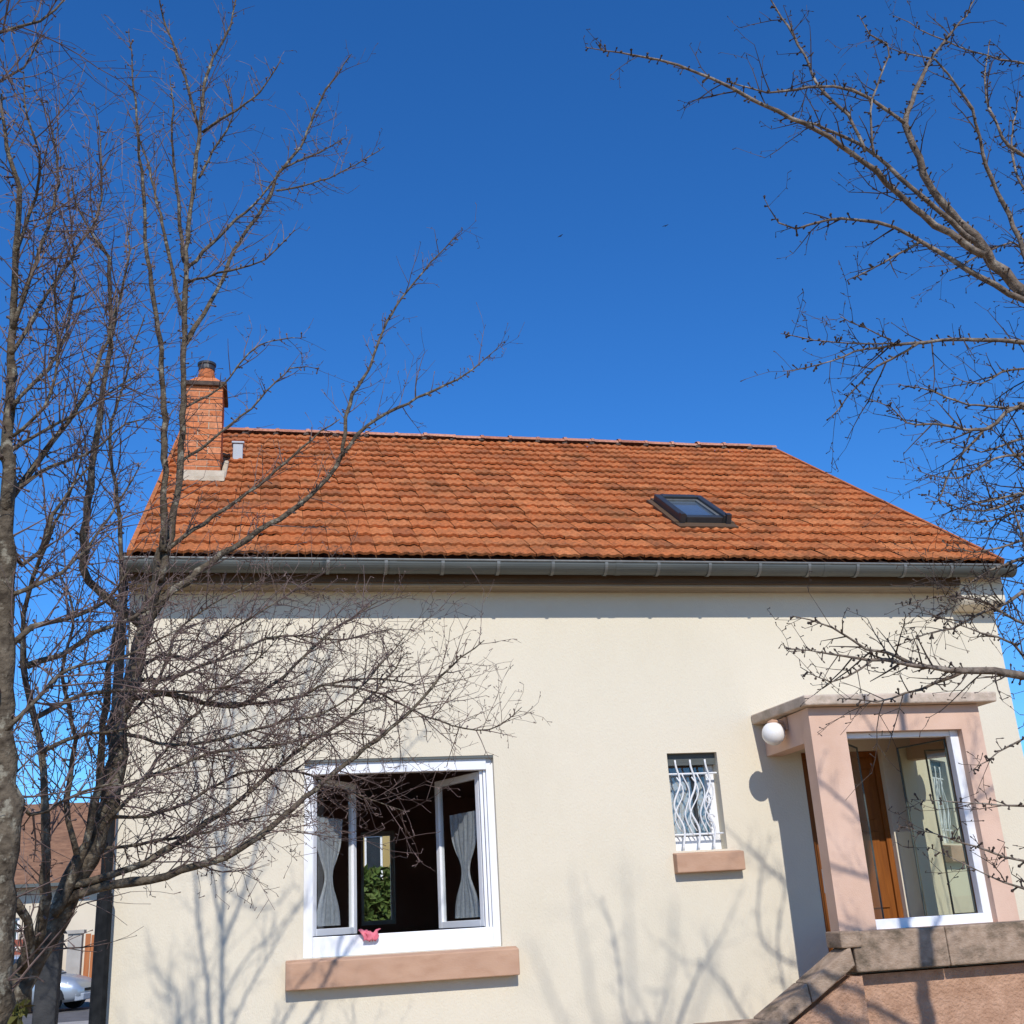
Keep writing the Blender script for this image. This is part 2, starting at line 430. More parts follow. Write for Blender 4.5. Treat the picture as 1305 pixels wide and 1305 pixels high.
# room behind the big window
rm = MB()
rx0, rx1, ry0, ry1, rz0, rz1 = -0.82, 3.05, WY + WT + .01, REAR_Y - WT - .01, 0.80, 3.38
rm.add([(rx0, ry0, rz0), (rx0, ry1, rz0), (rx0, ry1, rz1), (rx0, ry0, rz1)], [(0, 1, 2, 3)])
rm.add([(rx1, ry0, rz0), (rx1, ry1, rz0), (rx1, ry1, rz1), (rx1, ry0, rz1)], [(3, 2, 1, 0)])
rm.add([(rx0, ry0, rz1), (rx1, ry0, rz1), (rx1, ry1, rz1), (rx0, ry1, rz1)], [(0, 1, 2, 3)])
rr = MB(); sheet(rr, rx0, rx1, rz0, rz1, [RW], ry1 - .02, ry1)
rm.add(rr.v, rr.f)
rm.build('room_wall', M['room'], house)
MB().box(rx0, rx1, ry0, ry1, 0.70, rz0).build('room_floor', M['room_floor'], house)
MB().box(rx1 + .1, WX1 - WT, WY + WT + .01, REAR_Y - WT - .01, 3.40, 3.5).build('room_ceiling', M['room'], house)
cl = MB().box(3.2, 4.2, 10.6, 10.7, .8, 3.38); cl.build('partition', M['room'], house)
f = MB(); x0, x1, z0, z1 = RW
for a in ((x0, x0 + .05, z0, z1), (x1 - .05, x1, z0, z1), (x0 + .05, x1 - .05, z0, z0 + .06), (x0 + .05, x1 - .05, z1 - .06, z1)):
    f.box(a[0], a[1], REAR_Y - .2, REAR_Y - .14, a[2], a[3])
rw = f.build('window', M['white'], house)
MB().box(x0 + .05, x1 - .05, REAR_Y - .172, REAR_Y - .168, z0 + .06, z1 - .06).build('pane', M['pane'], rw)

# ---- roof: deck, tiles, ridge
RX0, RX1 = -1.13, 6.87
ca, sa = math.cos(SLOPE), math.sin(SLOPE)
def roof_pt(x, v, n=0.0):
    return Vector((x, EAVE_Y + v * ca - n * sa, EAVE_Z + v * sa + n * ca))
dk = MB()
lo = [(EAVE_Y + .02, EAVE_Z - .015), (RIDGE_Y, RIDGE_Z - .025), (2 * RIDGE_Y - EAVE_Y - .02, EAVE_Z - .015)]
dk.prism(lo + [(y, z - .10) for y, z in reversed(lo)], 'x', RX0 + .01, RX1 - .01)
roof = dk.build('roof', M['far_tile'], house)
tag(roof, 'orange interlocking clay tile roof')
NR, NC = 18, 40
EXP = (SL_LEN - .02) / NR
TW = (RX1 - RX0) / NC
def tile_mesh(L, jit):
    m = MB(); n = 12; vs = []
    for j, (v, base) in enumerate(((0.0, 0.040), (L * .5, 0.025), (L, 0.008))):
        for i in range(n + 1):
            u = i / n
            h = 0.017 * (0.5 - 0.5 * math.cos(4 * math.pi * u)) ** 1.3 + (0.004 if 0.46 < u < 0.54 else 0)
            lip = -0.012 * (0.5 - 0.5 * math.cos(4 * math.pi * u)) if j == 0 else 0.0
            vs.append(((u - .5) * TW * 0.985, v + lip + (jit * u if j == 0 else 0), base + h))
    b = len(vs)
    for i in range(n + 1):
        u = i / n
        x, v, z = vs[i]
        vs.append((x, v + .002, z - 0.024))
    fs = []
    for j in range(2):
        for i in range(n):
            a = j * (n + 1) + i
            fs.append((a, a + 1, a + n + 2, a + n + 1))
    for i in range(n):
        fs.append((b + i, b + i + 1, i + 1, i))
    m.add(vs, fs)
    me = m.mesh('tile'); me.materials.append(M['tile'])
    return me
tmesh = [tile_mesh(EXP + .05, j) for j in (0.0, 0.008, -0.008, 0.014)]
tverts = [[Vector(v.co) for v in me.vertices] for me in tmesh]
tfaces = [[tuple(p_.vertices) for p_ in me.polygons] for me in tmesh]
SOLO_ROWS = 7
CHX0, CHX1, CHY0, CHY1 = -0.945, -0.555, 11.36, 11.86
SKX0, SKX1, SKV0, SKV1 = 3.98, 4.51, 1.08, 1.92
rest = MB()
for r in range(NR):
    for c in range(NC):
        x = RX0 + (c + .5) * TW
        v = r * EXP
        yc = EAVE_Y + (v + EXP * .5) * ca
        if CHX0 - .02 < x < CHX1 + .02 and CHY0 + .05 < yc < CHY1 - .05: continue
        k = RND.randrange(4)
        p0 = roof_pt(x, v, RND.uniform(-.003, .006))
        tilt = RND.uniform(-.012, .022)
        spin = RND.uniform(-.012, .012) if RND.random() > .05 else RND.uniform(-.06, .06)
        if r < SOLO_ROWS:
            place('tile', tmesh[k], roof, p0, (SLOPE - tilt, 0, spin))
        else:
            R3 = Matrix.Rotation(SLOPE - tilt, 3, 'X') @ Matrix.Rotation(spin, 3, 'Z')
            rest.add([tuple(p0 + R3 @ q) for q in tverts[k]], tfaces[k])
tag(rest.build('upper_tiles', M['tile'], roof), kind='stuff')
# ridge tiles
def cap_mesh():
    m = MB(); n = 8; vs = []
    for j, (x, rr_) in enumerate(((0, .108), (.04, .112), (.05, .098), (.42, .092))):
        for i in range(n + 1):
            a = math.radians(8 + 164 * i / n)
            vs.append((x, -rr_ * math.cos(a), rr_ * math.sin(a) * .8))
    fs = [(j * (n + 1) + i, (j + 1) * (n + 1) + i, (j + 1) * (n + 1) + i + 1, j * (n + 1) + i + 1) for j in range(3) for i in range(n)]
    m.add(vs, fs); me = m.mesh('ridge_tile', True); me.materials.append(M['ridge']); return me
cm = cap_mesh()
NCAP = 21
for i in range(NCAP):
    place('ridge_tile', cm, roof, (RX0 + i * (RX1 - RX0 - .02) / NCAP, RIDGE_Y + RND.uniform(-.006, .006), RIDGE_Z + .005 + RND.uniform(-.006, .008)),
          (0, RND.uniform(-.02, .01), RND.uniform(-.012, .012)))
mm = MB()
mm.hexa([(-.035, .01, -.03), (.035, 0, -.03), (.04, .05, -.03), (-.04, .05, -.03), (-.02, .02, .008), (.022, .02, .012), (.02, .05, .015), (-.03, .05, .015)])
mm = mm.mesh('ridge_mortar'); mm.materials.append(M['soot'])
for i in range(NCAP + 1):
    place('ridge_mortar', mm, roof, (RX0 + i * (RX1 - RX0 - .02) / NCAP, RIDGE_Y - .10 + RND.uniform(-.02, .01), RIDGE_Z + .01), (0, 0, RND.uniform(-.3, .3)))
# verge strips on both slopes' ends
for x0, x1 in ((RX0 - .035, RX0 + .004), (RX1 - .004, RX1 + .035)):
    vg = MB()
    a = [roof_pt(x0, -.01, .045), roof_pt(x1, -.01, .045), roof_pt(x1, SL_LEN, .045), roof_pt(x0, SL_LEN, .045)]
    b = [roof_pt(x0, -.01, -.11), roof_pt(x1, -.01, -.11), roof_pt(x1, SL_LEN, -.11), roof_pt(x0, SL_LEN, -.11)]
    vg.hexa([tuple(q) for q in b + a])
    vg.build('verge', M['tile'], roof)

# ---- eaves: fascia, soffit, gutter, brackets, downpipe
MB().box(WX0, 6.46, 9.255, 9.285, 4.41, 4.585).build('fascia', M['wood_dark'], house)
sf = MB()
for i in range(3):
    sf.box(WX0, 6.46, 9.287 + i * .071, 9.287 + i * .071 + .067, 4.392, 4.408)
sf.build('soffit', M['soffit'], house)
GY, GZ, GR = 9.165, 4.548, 0.088
gt = MB(); n = 14
outer = [(GY - GR * math.cos(math.pi * i / n), GZ - GR * math.sin(math.pi * i / n)) for i in range(n + 1)]
inner = [(GY - (GR - .006) * math.cos(math.pi * i / n), GZ - (GR - .006) * math.sin(math.pi * i / n)) for i in range(n + 1)]
gt.prism(outer + inner[::-1], 'x', -1.20, 6.97)
gutter = gt.build('gutter', M['zinc'], house)
rim = MB().tube([(-1.20, GY - GR, GZ + .008), (6.97, GY - GR, GZ + .008)], .011, 8)
rim.build('rim', M['zinc_light'], gutter)
def bracket():
    m = MB(); a = []
    for i in range(n + 1):
        t = math.pi * i / n
        a.append((GY - (GR + .004) * math.cos(t), GZ - (GR + .004) * math.sin(t)))
    b = [(GY - (GR + .0085) * math.cos(math.pi * i / n), GZ - (GR + .0085) * math.sin(math.pi * i / n)) for i in range(n + 1)]
    m.prism(b + a[::-1], 'x', -.014, .014)
    me = m.mesh('bracket'); me.materials.append(M['zinc_light']); return me
bm_ = bracket()
for i in range(17):
    place('bracket', bm_, gutter, (-1.0 + i * 0.485, 0, 0))
for x in (1.0, 3.0, 5.0):
    MB().prism([(GY - (GR + .003) * math.cos(math.pi * i / n), GZ - (GR + .003) * math.sin(math.pi * i / n)) for i in range(n + 1)] , 'x', x - .03, x + .03).build('joint', M['zinc'], gutter)
for x in (-1.2, 6.97):
    MB().prism(outer, 'x', x - .004, x + .004).build('end_cap', M['zinc'], gutter)
dp = MB()
dp.tube([(-1.19, 9.30, 4.66), (-1.19, 9.30, 4.4), (-1.19, 9.36, 2.6), (-1.19, 9.38, 1.9)], [.036, .036, .042, .044], 12)
dp.tube([(-1.19, 9.37, 1.96), (-1.19, 9.38, 1.0), (-1.19, 9.38, 0.02)], [.058, .060, .062], 12)
for z in (3.9, 2.9, 1.95):
    dp.lathe((-1.19, 9.335 if z > 3 else 9.365, z), [(.055, 0), (.058, .02), (.055, .04)], 12)
tag(dp.build('downpipe', M['iron'], house, smooth=False), 'dark downpipe at the left corner')
# kneeler block under the right end of the eaves
kn = MB()
kn.prism([(9.30, 4.60), (9.30, 4.27), (9.33, 4.235), (9.42, 4.20), (9.498, 4.20), (9.498, 4.60)], 'x', 6.47, WX1 + .015)
kn.build('kneeler', M['render'], house, bevel=.01)

# ---- chimney of separate bricks
CHT = 7.235
ch = MB().box(CHX0 + .012, CHX1 - .012, CHY0 + .012, CHY1 - .012, 5.7, CHT).build('chimney', M['mortar'], house)
tag(ch, 'orange brick chimney with clay hood and dark metal pot')
def brick_mesh(L, W, H, seed):
    rr_ = random.Random(seed); m = MB(); e = .004
    j = lambda: rr_.uniform(-.0015, .0015)
    m.hexa([(e + j(), e + j(), 0 + j()), (L - e + j(), e + j(), 0 + j()), (L - e, W - e, 0), (e, W - e, 0),
            (e + j(), e + j(), H + j()), (L - e + j(), e + j(), H + j()), (L - e, W - e, H), (e, W - e, H)])
    me = m.mesh('brick'); me.materials.append(M['brick']); return me
CW, CD = CHX1 - CHX0, CHY1 - CHY0
ROW = .073
fmesh = [[brick_mesh(l, .05, ROW - .012, s * 7 + q) for q in range(3)] for s, l in enumerate((CW * .64, CW * .36))]
smesh = [[brick_mesh(l, .05, ROW - .012, 50 + s * 7 + q) for q in range(3)] for s, l in enumerate((CD * .5 - .05, CD * .5 - .05))]
def put_brick(me, loc, rz): place('brick', me, ch, loc, (0, 0, rz))
z = 6.02; row = 0
while z < CHT - ROW * .6:
    order = (0, 1) if row % 2 == 0 else (1, 0)
    x = CHX0
    for o_ in order:
        L = CW * (.64 if o_ == 0 else .36)
        put_brick(RND.choice(fmesh[o_]), (x + RND.uniform(-.002, .002), CHY0 + RND.uniform(-.003, .003), z), 0); x += L
    y = CHY0 + .05
    for q in range(2):
        put_brick(RND.choice(smesh[q]), (CHX1 + RND.uniform(-.003, .003), y, z), math.pi / 2)
        put_brick(RND.choice(smesh[q]), (CHX0 + RND.uniform(-.003, .003), y + CD * .5 - .05, z), -math.pi / 2)
        y += CD * .5 - .05
    z += ROW; row += 1
cx, cy = (CHX0 + CHX1) / 2, (CHY0 + CHY1) / 2
MB().box(CHX0 - .035, CHX1 + .035, CHY0 - .035, CHY1 + .035, CHT + .002, CHT + .055).build('cap', M['soot'], ch, bevel=.008)
hd = MB()
b0 = [(CHX0 + .0, CHY0 + .0), (CHX1 - .0, CHY0 + .0), (CHX1 - .0, CHY1 - .0), (CHX0 + .0, CHY1 - .0)]
cyp = CHY0 + .19
t0 = [(cx - .105, cyp - .1), (cx + .105, cyp - .1), (cx + .105, cyp + .1), (cx - .105, cyp + .1)]
hd.hexa([(x, y, CHT + .055) for x, y in b0] + [(x, y, CHT + .155) for x, y in t0])
hd.build('hood', M['brick'], ch, bevel=.01)
MB().lathe((cx, cyp, CHT + .15), [(.095, 0), (.10, .03), (.085, .10), (.083, .15)], 20).build('clay_pot', M['brick'], ch, smooth=True)
pt = MB().lathe((cx, cyp, CHT + .275), [(.085, 0), (.09, .005), (.088, .06), (.10, .065), (.102, .09), (.09, .095), (.08, .08), (.078, .02)], 20)
pt.build('metal_pot', M['dark_frame'], ch)
fl = MB()
for x0, x1, v in ((CHX0 - .05, CHX1 + .05, 0),):
    zf = EAVE_Z + (CHY0 - EAVE_Y) * math.tan(SLOPE)
    fl.hexa([(x0, CHY0 - .10, zf - .04), (x1, CHY0 - .10, zf - .04), (x1, CHY0 + .02, zf + .03), (x0, CHY0 + .02, zf + .03),
             (x0, CHY0 - .09, zf + .02), (x1, CHY0 - .09, zf + .02), (x1, CHY0 - .004, zf + .125), (x0, CHY0 - .004, zf + .125)])
for sx in (CHX0 - .06, CHX1 + .004):
    a = [(sx, CHY0 - .05), (sx + .056, CHY0 - .05), (sx + .056, CHY1 + .05), (sx, CHY1 + .05)]
    zz = lambda y: EAVE_Z + (y - EAVE_Y) * math.tan(SLOPE)
    fl.hexa([(x, y, zz(y) - .02) for x, y in a] + [(x, y, zz(y) + .085) for x, y in a])
fl.build('flashing', M['mortar'], ch, bevel=.012)
# small white vent box beside the chimney
vb = MB(); pc = roof_pt(-0.41, 3.70, 0)
vb.box(pc.x - .055, pc.x + .055, pc.y - .06, pc.y + .06, pc.z - .02, pc.z + .19)
vb.box(pc.x - .07, pc.x + .07, pc.y - .075, pc.y + .075, pc.z + .19, pc.z + .215)
tag(vb.build('roof_vent', M['plastic_grey'], house, bevel=.006), 'small pale box beside the chimney')

# ---- skylight
sk = MB()
def rbox(mb, x0, x1, v0, v1, n0, n1):
    mb.hexa([tuple(roof_pt(x, v, n0)) for x, v in ((x0, v0), (x1, v0), (x1, v1), (x0, v1))] +
            [tuple(roof_pt(x, v, n1)) for x, v in ((x0, v0), (x1, v0), (x1, v1), (x0, v1))])
rbox(sk, SKX0, SKX0 + .07, SKV0, SKV1, .0, .145)
rbox(sk, SKX1 - .07, SKX1, SKV0, SKV1, .0, .145)
rbox(sk, SKX0 + .07, SKX1 - .07, SKV1 - .09, SKV1, .0, .150)
rbox(sk, SKX0 + .07, SKX1 - .07, SKV0, SKV0 + .08, .0, .125)
skylight = sk.build('skylight', M['dark_frame'], house, bevel=.008)
tag(skylight, 'dark framed roof window')
m = MB(); rbox(m, SKX0 + .07, SKX1 - .07, SKV0 + .08, SKV1 - .09, .095, .10); m.build('pane', M['sky_pane'], skylight)
m = MB()
for a in ((SKX0 + .07, SKX0 + .105, SKV0 + .08, SKV1 - .09), (SKX1 - .105, SKX1 - .07, SKV0 + .08, SKV1 - .09), (SKX0 + .105, SKX1 - .105, SKV1 - .125, SKV1 - .09)):
    rbox(m, *a, .1005, .118)
m.build('glazing_bead', M['zinc_light'], skylight)
m = MB(); rbox(m, SKX0 - .05, SKX1 + .05, SKV0 - .13, SKV0 - .004, .045, .062)
rbox(m, SKX0 - .06, SKX0 - .004, SKV0, SKV1 + .05, .04, .07); rbox(m, SKX1 + .004, SKX1 + .06, SKV0, SKV1 + .05, .04, .07); rbox(m, SKX0, SKX1, SKV1 + .004, SKV1 + .1, .04, .075)
m.build('flashing', M['wood_dark'], skylight)
for x in (SKX0 + .01, SKX1 - .03):
    m = MB(); rbox(m, x - .015, x + .035, SKV0 - .03, SKV0 + .03, .03, .16)
    m.build('hinge_cover', M['dark_frame'], skylight)

# ---- the big open window
bx0, bx1, bz0, bz1 = BIG
f = MB()
f.box(bx0, bx0 + .075, WY + .05, WY + .12, bz0, bz1)
f.box(bx1 - .06, bx1, WY + .05, WY + .12, bz0, bz1)
f.box(bx0 + .075, bx1 - .06, WY + .048, WY + .118, bz0, bz0 + .15)
f.box(bx0 + .075, bx1 - .06, WY + .03, WY + .118, bz1 - .115, bz1)
big = f.build('window', M['white'], house, bevel=.004)
tag(big, 'large white window with both casements open')
f = MB()
f.box(bx1 - .085, bx1 - .063, WY + .06, WY + .11, bz0 + .15, bz1 - .115)
f.box(bx1 - .115, bx1 - .089, WY + .075, WY + .115, bz0 + .15, bz1 - .115)
f.build('guide_rail', M['white'], big, bevel=.003)
MB().box(bx0, bx1, WY + .004, WY + .028, bz1 - .022, bz1).build('shutter_slat', M['zinc'], big)
st = MB()
st.hexa([(.152, 9.39, 1.222), (1.972, 9.39, 1.222), (1.972, WY + .048, 1.215), (.152, WY + .048, 1.215),
         (.152, 9.385, 1.418), (1.972, 9.385, 1.418), (1.972, WY - .002, 1.436), (.152, WY - .002, 1.436)])
tag(st.build('window_sill', M['sill'], house, bevel=.008), 'terracotta sill under the large window')
def casement(hx, ang_deg, wd, z0, z1, sign, parent, name='casement'):
    """sash hinged at hx, swung into the room; sign +1 hinge on the left"""
    th = math.radians(ang_deg)
    c, s_ = math.cos(th), math.sin(th)
    def P(u, t, z): return (hx + sign * (u * c - t * s_), WY + .125 + u * s_ + t * c, z)
    def bx(mb, u0, u1, t0, t1, za, zb):
        q = [P(u0, t0, za), P(u1, t0, za), P(u1, t1, za), P(u0, t1, za)]
        r = [P(u0, t0, zb), P(u1, t0, zb), P(u1, t1, zb), P(u0, t1, zb)]
        if sign < 0: q.reverse(); r.reverse()
        mb.hexa(q + r)
    m = MB(); e = .055
    bx(m, 0, e, 0, .05, z0, z1); bx(m, wd - e, wd, 0, .05, z0, z1)
    bx(m, e, wd - e, 0, .05, z0, z0 + e); bx(m, e, wd - e, 0, .05, z1 - e, z1)
    o = m.build(name, M['white'], parent, bevel=.004)
    m = MB(); bx(m, e, wd - e, .022, .027, z0 + e, z1 - e); m.build('pane', M['pane'], o)
    # tied net curtain hung on the room side of the sash
    m = MB(); nu, nz = 14, 22; vs = []
    for j in range(nz + 1):
        t = j / nz
        wst = .40 - .29 * math.exp(-((t - .44) / .22) ** 2)
        for i in range(nu + 1):
            u = (i / nu - .5) * 2 * wst * (wd - 2 * e) * .86 + wd / 2
            vs.append(P(u, .066 + .012 * math.sin(i * 2.4 + t * 2), z0 + e + .02 + t * (z1 - z0 - 2 * e) * .76))
    m.add(vs, [(j * (nu + 1) + i, j * (nu + 1) + i + 1, (j + 1) * (nu + 1) + i + 1, (j + 1) * (nu + 1) + i) for j in range(nz) for i in range(nu)])
    m.build('net_curtain', M['net'], o, smooth=True)
    return o
casement(bx0 + .08, 56, .70, bz0 + .155, bz1 - .12, 1, big)
casement(bx1 - .118, 66, .70, bz0 + .155, bz1 - .12, -1, big)
# pink cloth on the sill
m = MB(); nu, nv = 12, 9; vs = []
for j in range(nv + 1):
    for i in range(nu + 1):
        u, v = i / nu, j / nv
        d = v * .145
        y = WY + .10 - min(d, .08) if d < .08 else WY + .030
        zz_ = bz0 + .158 if d < .08 else bz0 + .158 - (d - .08)
        nz_ = .012 * math.sin(u * 14 + v * 3) + .008 * math.sin(u * 27 + 1)
        wv = (.5 + .5 * math.sin(math.pi * (.25 + .6 * (1 - v))))
        vs.append((.80 + (u - .5) * .165 * (1.0 - .55 * max(0, v - .35)) + .012 * math.sin(v * 9), y - abs(nz_) * 1.2 - .004, zz_ + abs(nz_) + .012 * math.sin(u * 6.28 + .8) * (1 - v) * 1.8 * wv))
m.add(vs, [(j * (nu + 1) + i, j * (nu + 1) + i + 1, (j + 1) * (nu + 1) + i + 1, (j + 1) * (nu + 1) + i) for j in range(nv) for i in range(nu)])
cloth = m.build('cloth', M['pink_cloth'], None, smooth=True)
sm_ = cloth.modifiers.new('thick', 'SOLIDIFY'); sm_.thickness = .008
tag(cloth, 'crumpled pink cloth lying on the ledge of the large open window', 'cloth')

# ---- the small barred window
sx0, sx1, sz0, sz1 = SMALL
f = MB(); e = .055; fy = WY + .13
f.box(sx0, sx0 + .035, fy, fy + .06, sz0, sz1); f.box(sx1 - .075, sx1, fy, fy + .06, sz0, sz1)
f.box(sx0 + .035, sx1 - .075, fy - .002, fy + .058, sz0, sz0 + .12); f.box(sx0 + .035, sx1 - .075, fy, fy + .06, sz1 - .05, sz1)
small = f.build('window', M['white'], house, bevel=.004)
tag(small, 'small window behind white wavy bars')
MB().box(sx0 + .002, sx1 - .002, fy - .075, fy - .004, sz1 - .10, sz1 - .002).build('shutter_box', M['zinc'], small)
MB().box(sx0 + .035, sx1 - .075, fy + .022, fy + .027, sz0 + .12, sz1 - .05).build('pane', M['pane'], small)
f = MB(); f.box(sx0 + .26, sx0 + .285, fy + .005, fy + .05, sz0 + .12, sz1 - .05); f.build('mullion', M['dark_frame'], small)
m = MB(); nu, nv = 26, 8; vs = []
for j in range(nv + 1):
    for i in range(nu + 1):
        u, v = i / nu, j / nv
        vs.append((sx0 + .04 + u * (sx1 - sx0 - .12), fy + .085 + .010 * math.sin(u * 38) + .004 * math.sin(v * 7 + u * 11), sz0 + .13 + v * (sz1 - sz0 - .30)))
m.add(vs, [(j * (nu + 1) + i, j * (nu + 1) + i + 1, (j + 1) * (nu + 1) + i + 1, (j + 1) * (nu + 1) + i) for j in range(nv) for i in range(nu)])
m.build('net_curtain', M['net'], small, smooth=True)
MB().box(sx0 - .02, sx1 + .02, fy + .3, fy + .32, sz0 - .05, sz1 + .05).build('backing', M['room'], small)
grille = MB()
gy = WY + .055
for z in (sz0 + .135, sz1 - .175):
    grille.tube([(sx0 - .01, gy, z), (sx1 + .01, gy, z)], .009, 6)
grille.build('grille', M['bars'], small)
gr_o = [c_ for c_ in small.children if c_.name.startswith('grille')][0]
for k, fx in enumerate((.20, .50, .80)):
    pts = []
    for i in range(25):
        t = i / 24
        amp = .048 * math.sin(math.pi * min(1, max(0, (t - .02) / .96)))
        pts.append((sx0 + fx * (sx1 - sx0) + amp * math.sin(t * 2 * math.pi * 1.55 + (0 if k != 1 else .2)) - .008, gy - .010, sz0 + .005 + t * (sz1 - sz0 - .06)))
    MB().tube(pts, .0095, 6).build('wavy_bar', M['bars'], gr_o, smooth=True)
    pts = []
    for i in range(13):
        t = i / 12
        pts.append((sx0 + fx * (sx1 - sx0) - .05 * math.sin(math.pi * t * 2) - .01, gy - .012, sz0 + .16 + t * .46))
    MB().tube(pts, .006, 6).build('scroll', M['bars'], gr_o, smooth=True)
for fx in (.35, .65):
    pts = [(sx0 + fx * (sx1 - sx0) + .03 * math.sin(i / 16 * 2 * math.pi * 1.3 + 2.2), gy - .004, sz0 + .13 + i / 16 * .52) for i in range(17)]
    MB().tube(pts, .006, 6).build('scroll', M['bars'], gr_o, smooth=True)
for z in (sz0 + .27, sz0 + .42):
    MB().tube([(sx1 - .10 + .03 * math.cos(a * .5), gy - .012, z + .03 * math.sin(a * .5)) for a in range(11)], .006, 6).build('scroll', M['bars'], gr_o, smooth=True)
st = MB().hexa([(3.375, 9.41, 1.925), (3.985, 9.41, 1.925), (3.985, WY + .12, 1.915), (3.375, WY + .12, 1.915),
                (3.375, 9.405, 2.078), (3.985, 9.405, 2.078), (3.985, WY + .12, 2.103), (3.375, WY + .12, 2.103)])
tag(st.build('window_sill', M['sill'], house, bevel=.008), 'terracotta sill under the small window')

# ---- porch
PX0, PX1, PY0, PY1 = 4.345, 5.92, 8.585, 8.735
po = MB()
sheet(po, PX0, PX1, 0.75, 3.146, [(4.66, 5.725, 1.402, 2.94)], PY0, PY1)
po.box(PX0 + .001, PX0 + .16, PY1 + .001, WY - .002, 2.875, 3.145)   # lintel over the side entrance
po.box(PX1 - .14, PX1 - .001, PY1 + .001, WY - .002, 0.75, 3.145)    # closed right side
porch = po.build('porch', M['pink'], house)
tag(porch, 'pink porch box with glazed opening')
sl = MB().hexa([(4.285, 8.49, 3.150), (6.05, 8.49, 3.150), (6.05, WY - .002, 3.162), (4.245, WY - .002, 3.162),
                (4.28, 8.485, 3.235), (6.055, 8.485, 3.235), (6.055, WY - .002, 3.247), (4.24, WY - .002, 3.247)])
sl.build('canopy_slab', M['slab'], porch, bevel=.012)
f = MB(); ox0, ox1, oz0, oz1 = 4.66, 5.725, 1.402, 2.94
f.box(ox0, ox0 + .022, PY0 + .075, PY1 - .01, oz0, oz1); f.box(ox1 - .075, ox1, PY0 + .065, PY1 - .01, oz0, oz1)
f.box(ox0 + .022, ox1 - .075, PY0 + .062, PY1 - .01, oz0, oz0 + .075); f.box(ox0 + .022, ox1 - .075, PY0 + .075, PY1 - .01, oz1 - .045, oz1)
f.build('window_frame', M['white'], porch, bevel=.004)
def swing_pane(h, ang, wd, z0, z1, mat, name):
    d = Vector((math.cos(math.radians(ang)), math.sin(math.radians(ang)), 0)); nrm = Vector((-d.y, d.x, 0))
    def bx(mb, u0, u1, t, za, zb):
        q = [h + d * u0 - nrm * t, h + d * u1 - nrm * t, h + d * u1 + nrm * t, h + d * u0 + nrm * t]
        mb.hexa([(p_.x, p_.y, za) for p_ in q] + [(p_.x, p_.y, zb) for p_ in q])
    m = MB(); bx(m, 0, .014, .006, z0, z1); bx(m, wd - .014, wd, .006, z0, z1); bx(m, .014, wd - .014, .006, z0, z0 + .012); bx(m, .014, wd - .014, .006, z1 - .012, z1)
    o = m.build(name, M['gasket'], porch)
    m = MB(); q = [h + d * .014, h + d * (wd - .014)]
    m.add([(q[0].x, q[0].y, z0 + .012), (q[1].x, q[1].y, z0 + .012), (q[1].x, q[1].y, z1 - .012), (q[0].x, q[0].y, z1 - .012)], [(0, 1, 2, 3)])
    m.build('pane', mat, o)
swing_pane(Vector((5.652, 8.745, 0)), 109.7, .52, 1.46, 2.885, M['mirror_pane'], 'casement')
swing_pane(Vector((4.70, 8.75, 0)), 49, .52, 1.46, 2.885, M['pane'], 'casement')
# landing, coping and stair wall
bs = MB(); bs.box(4.36, 6.75, 8.43, 8.583, 0, 1.10)
bs.box(PX0 + .02, 6.75, 8.583 + .002, WY - .002, 0, 0.748)
bs.build('landing', M['pink_rough'], porch)
cp = MB(); x = 4.297
widths = [.78, .83, .80]
for i, wd in enumerate(widths):
    c_ = MB().box(x, x + wd - .006, 8.30 + RND.uniform(-.003, .003), 8.581, 1.125, 1.405)
    c_.build('coping', M['stone'], porch, bevel=.012); x += wd
sw = MB()
sw.prism([(3.02, 0), (4.35, 0), (4.35, 1.10), (4.27, 1.10), (3.52, 0.68), (3.02, 0.66)], 'y', 8.34, 8.46)
sw.build('stair_wall', M['pink_rough'], porch)
for a, b in (((3.535, .725, .865), (3.90, .94, 1.08)), ((3.905, .943, 1.083), (4.285, 1.175, 1.315))):
    rc = MB()
    rc.hexa([(a[0], 8.29, a[1]), (b[0], 8.29, b[1]), (b[0], 8.51, b[1]), (a[0], 8.51, a[1]),
             (a[0] - .02, 8.29, a[2]), (b[0] - .02, 8.29, b[2]), (b[0] - .02, 8.51, b[2]), (a[0] - .02, 8.51, a[2])])
    tag(rc.build('stair_coping', M['stone'], porch, bevel=.012))
MB().box(3.04, 3.53, 8.285, 8.515, .70, .855).build('stair_coping', M['stone'], porch, bevel=.012)
MB().box(4.19, 4.36, 8.28, 8.53, 1.30, 1.415).build('coping', M['stone'], porch, bevel=.012)
for i in range(4):
    MB().box(3.05 + i * .32, 3.05 + (i + 1) * .32 + .02, 8.47, WY - .035, 0, .17 * (i + 1)).build('step', M['concrete'], porch, bevel=.01)
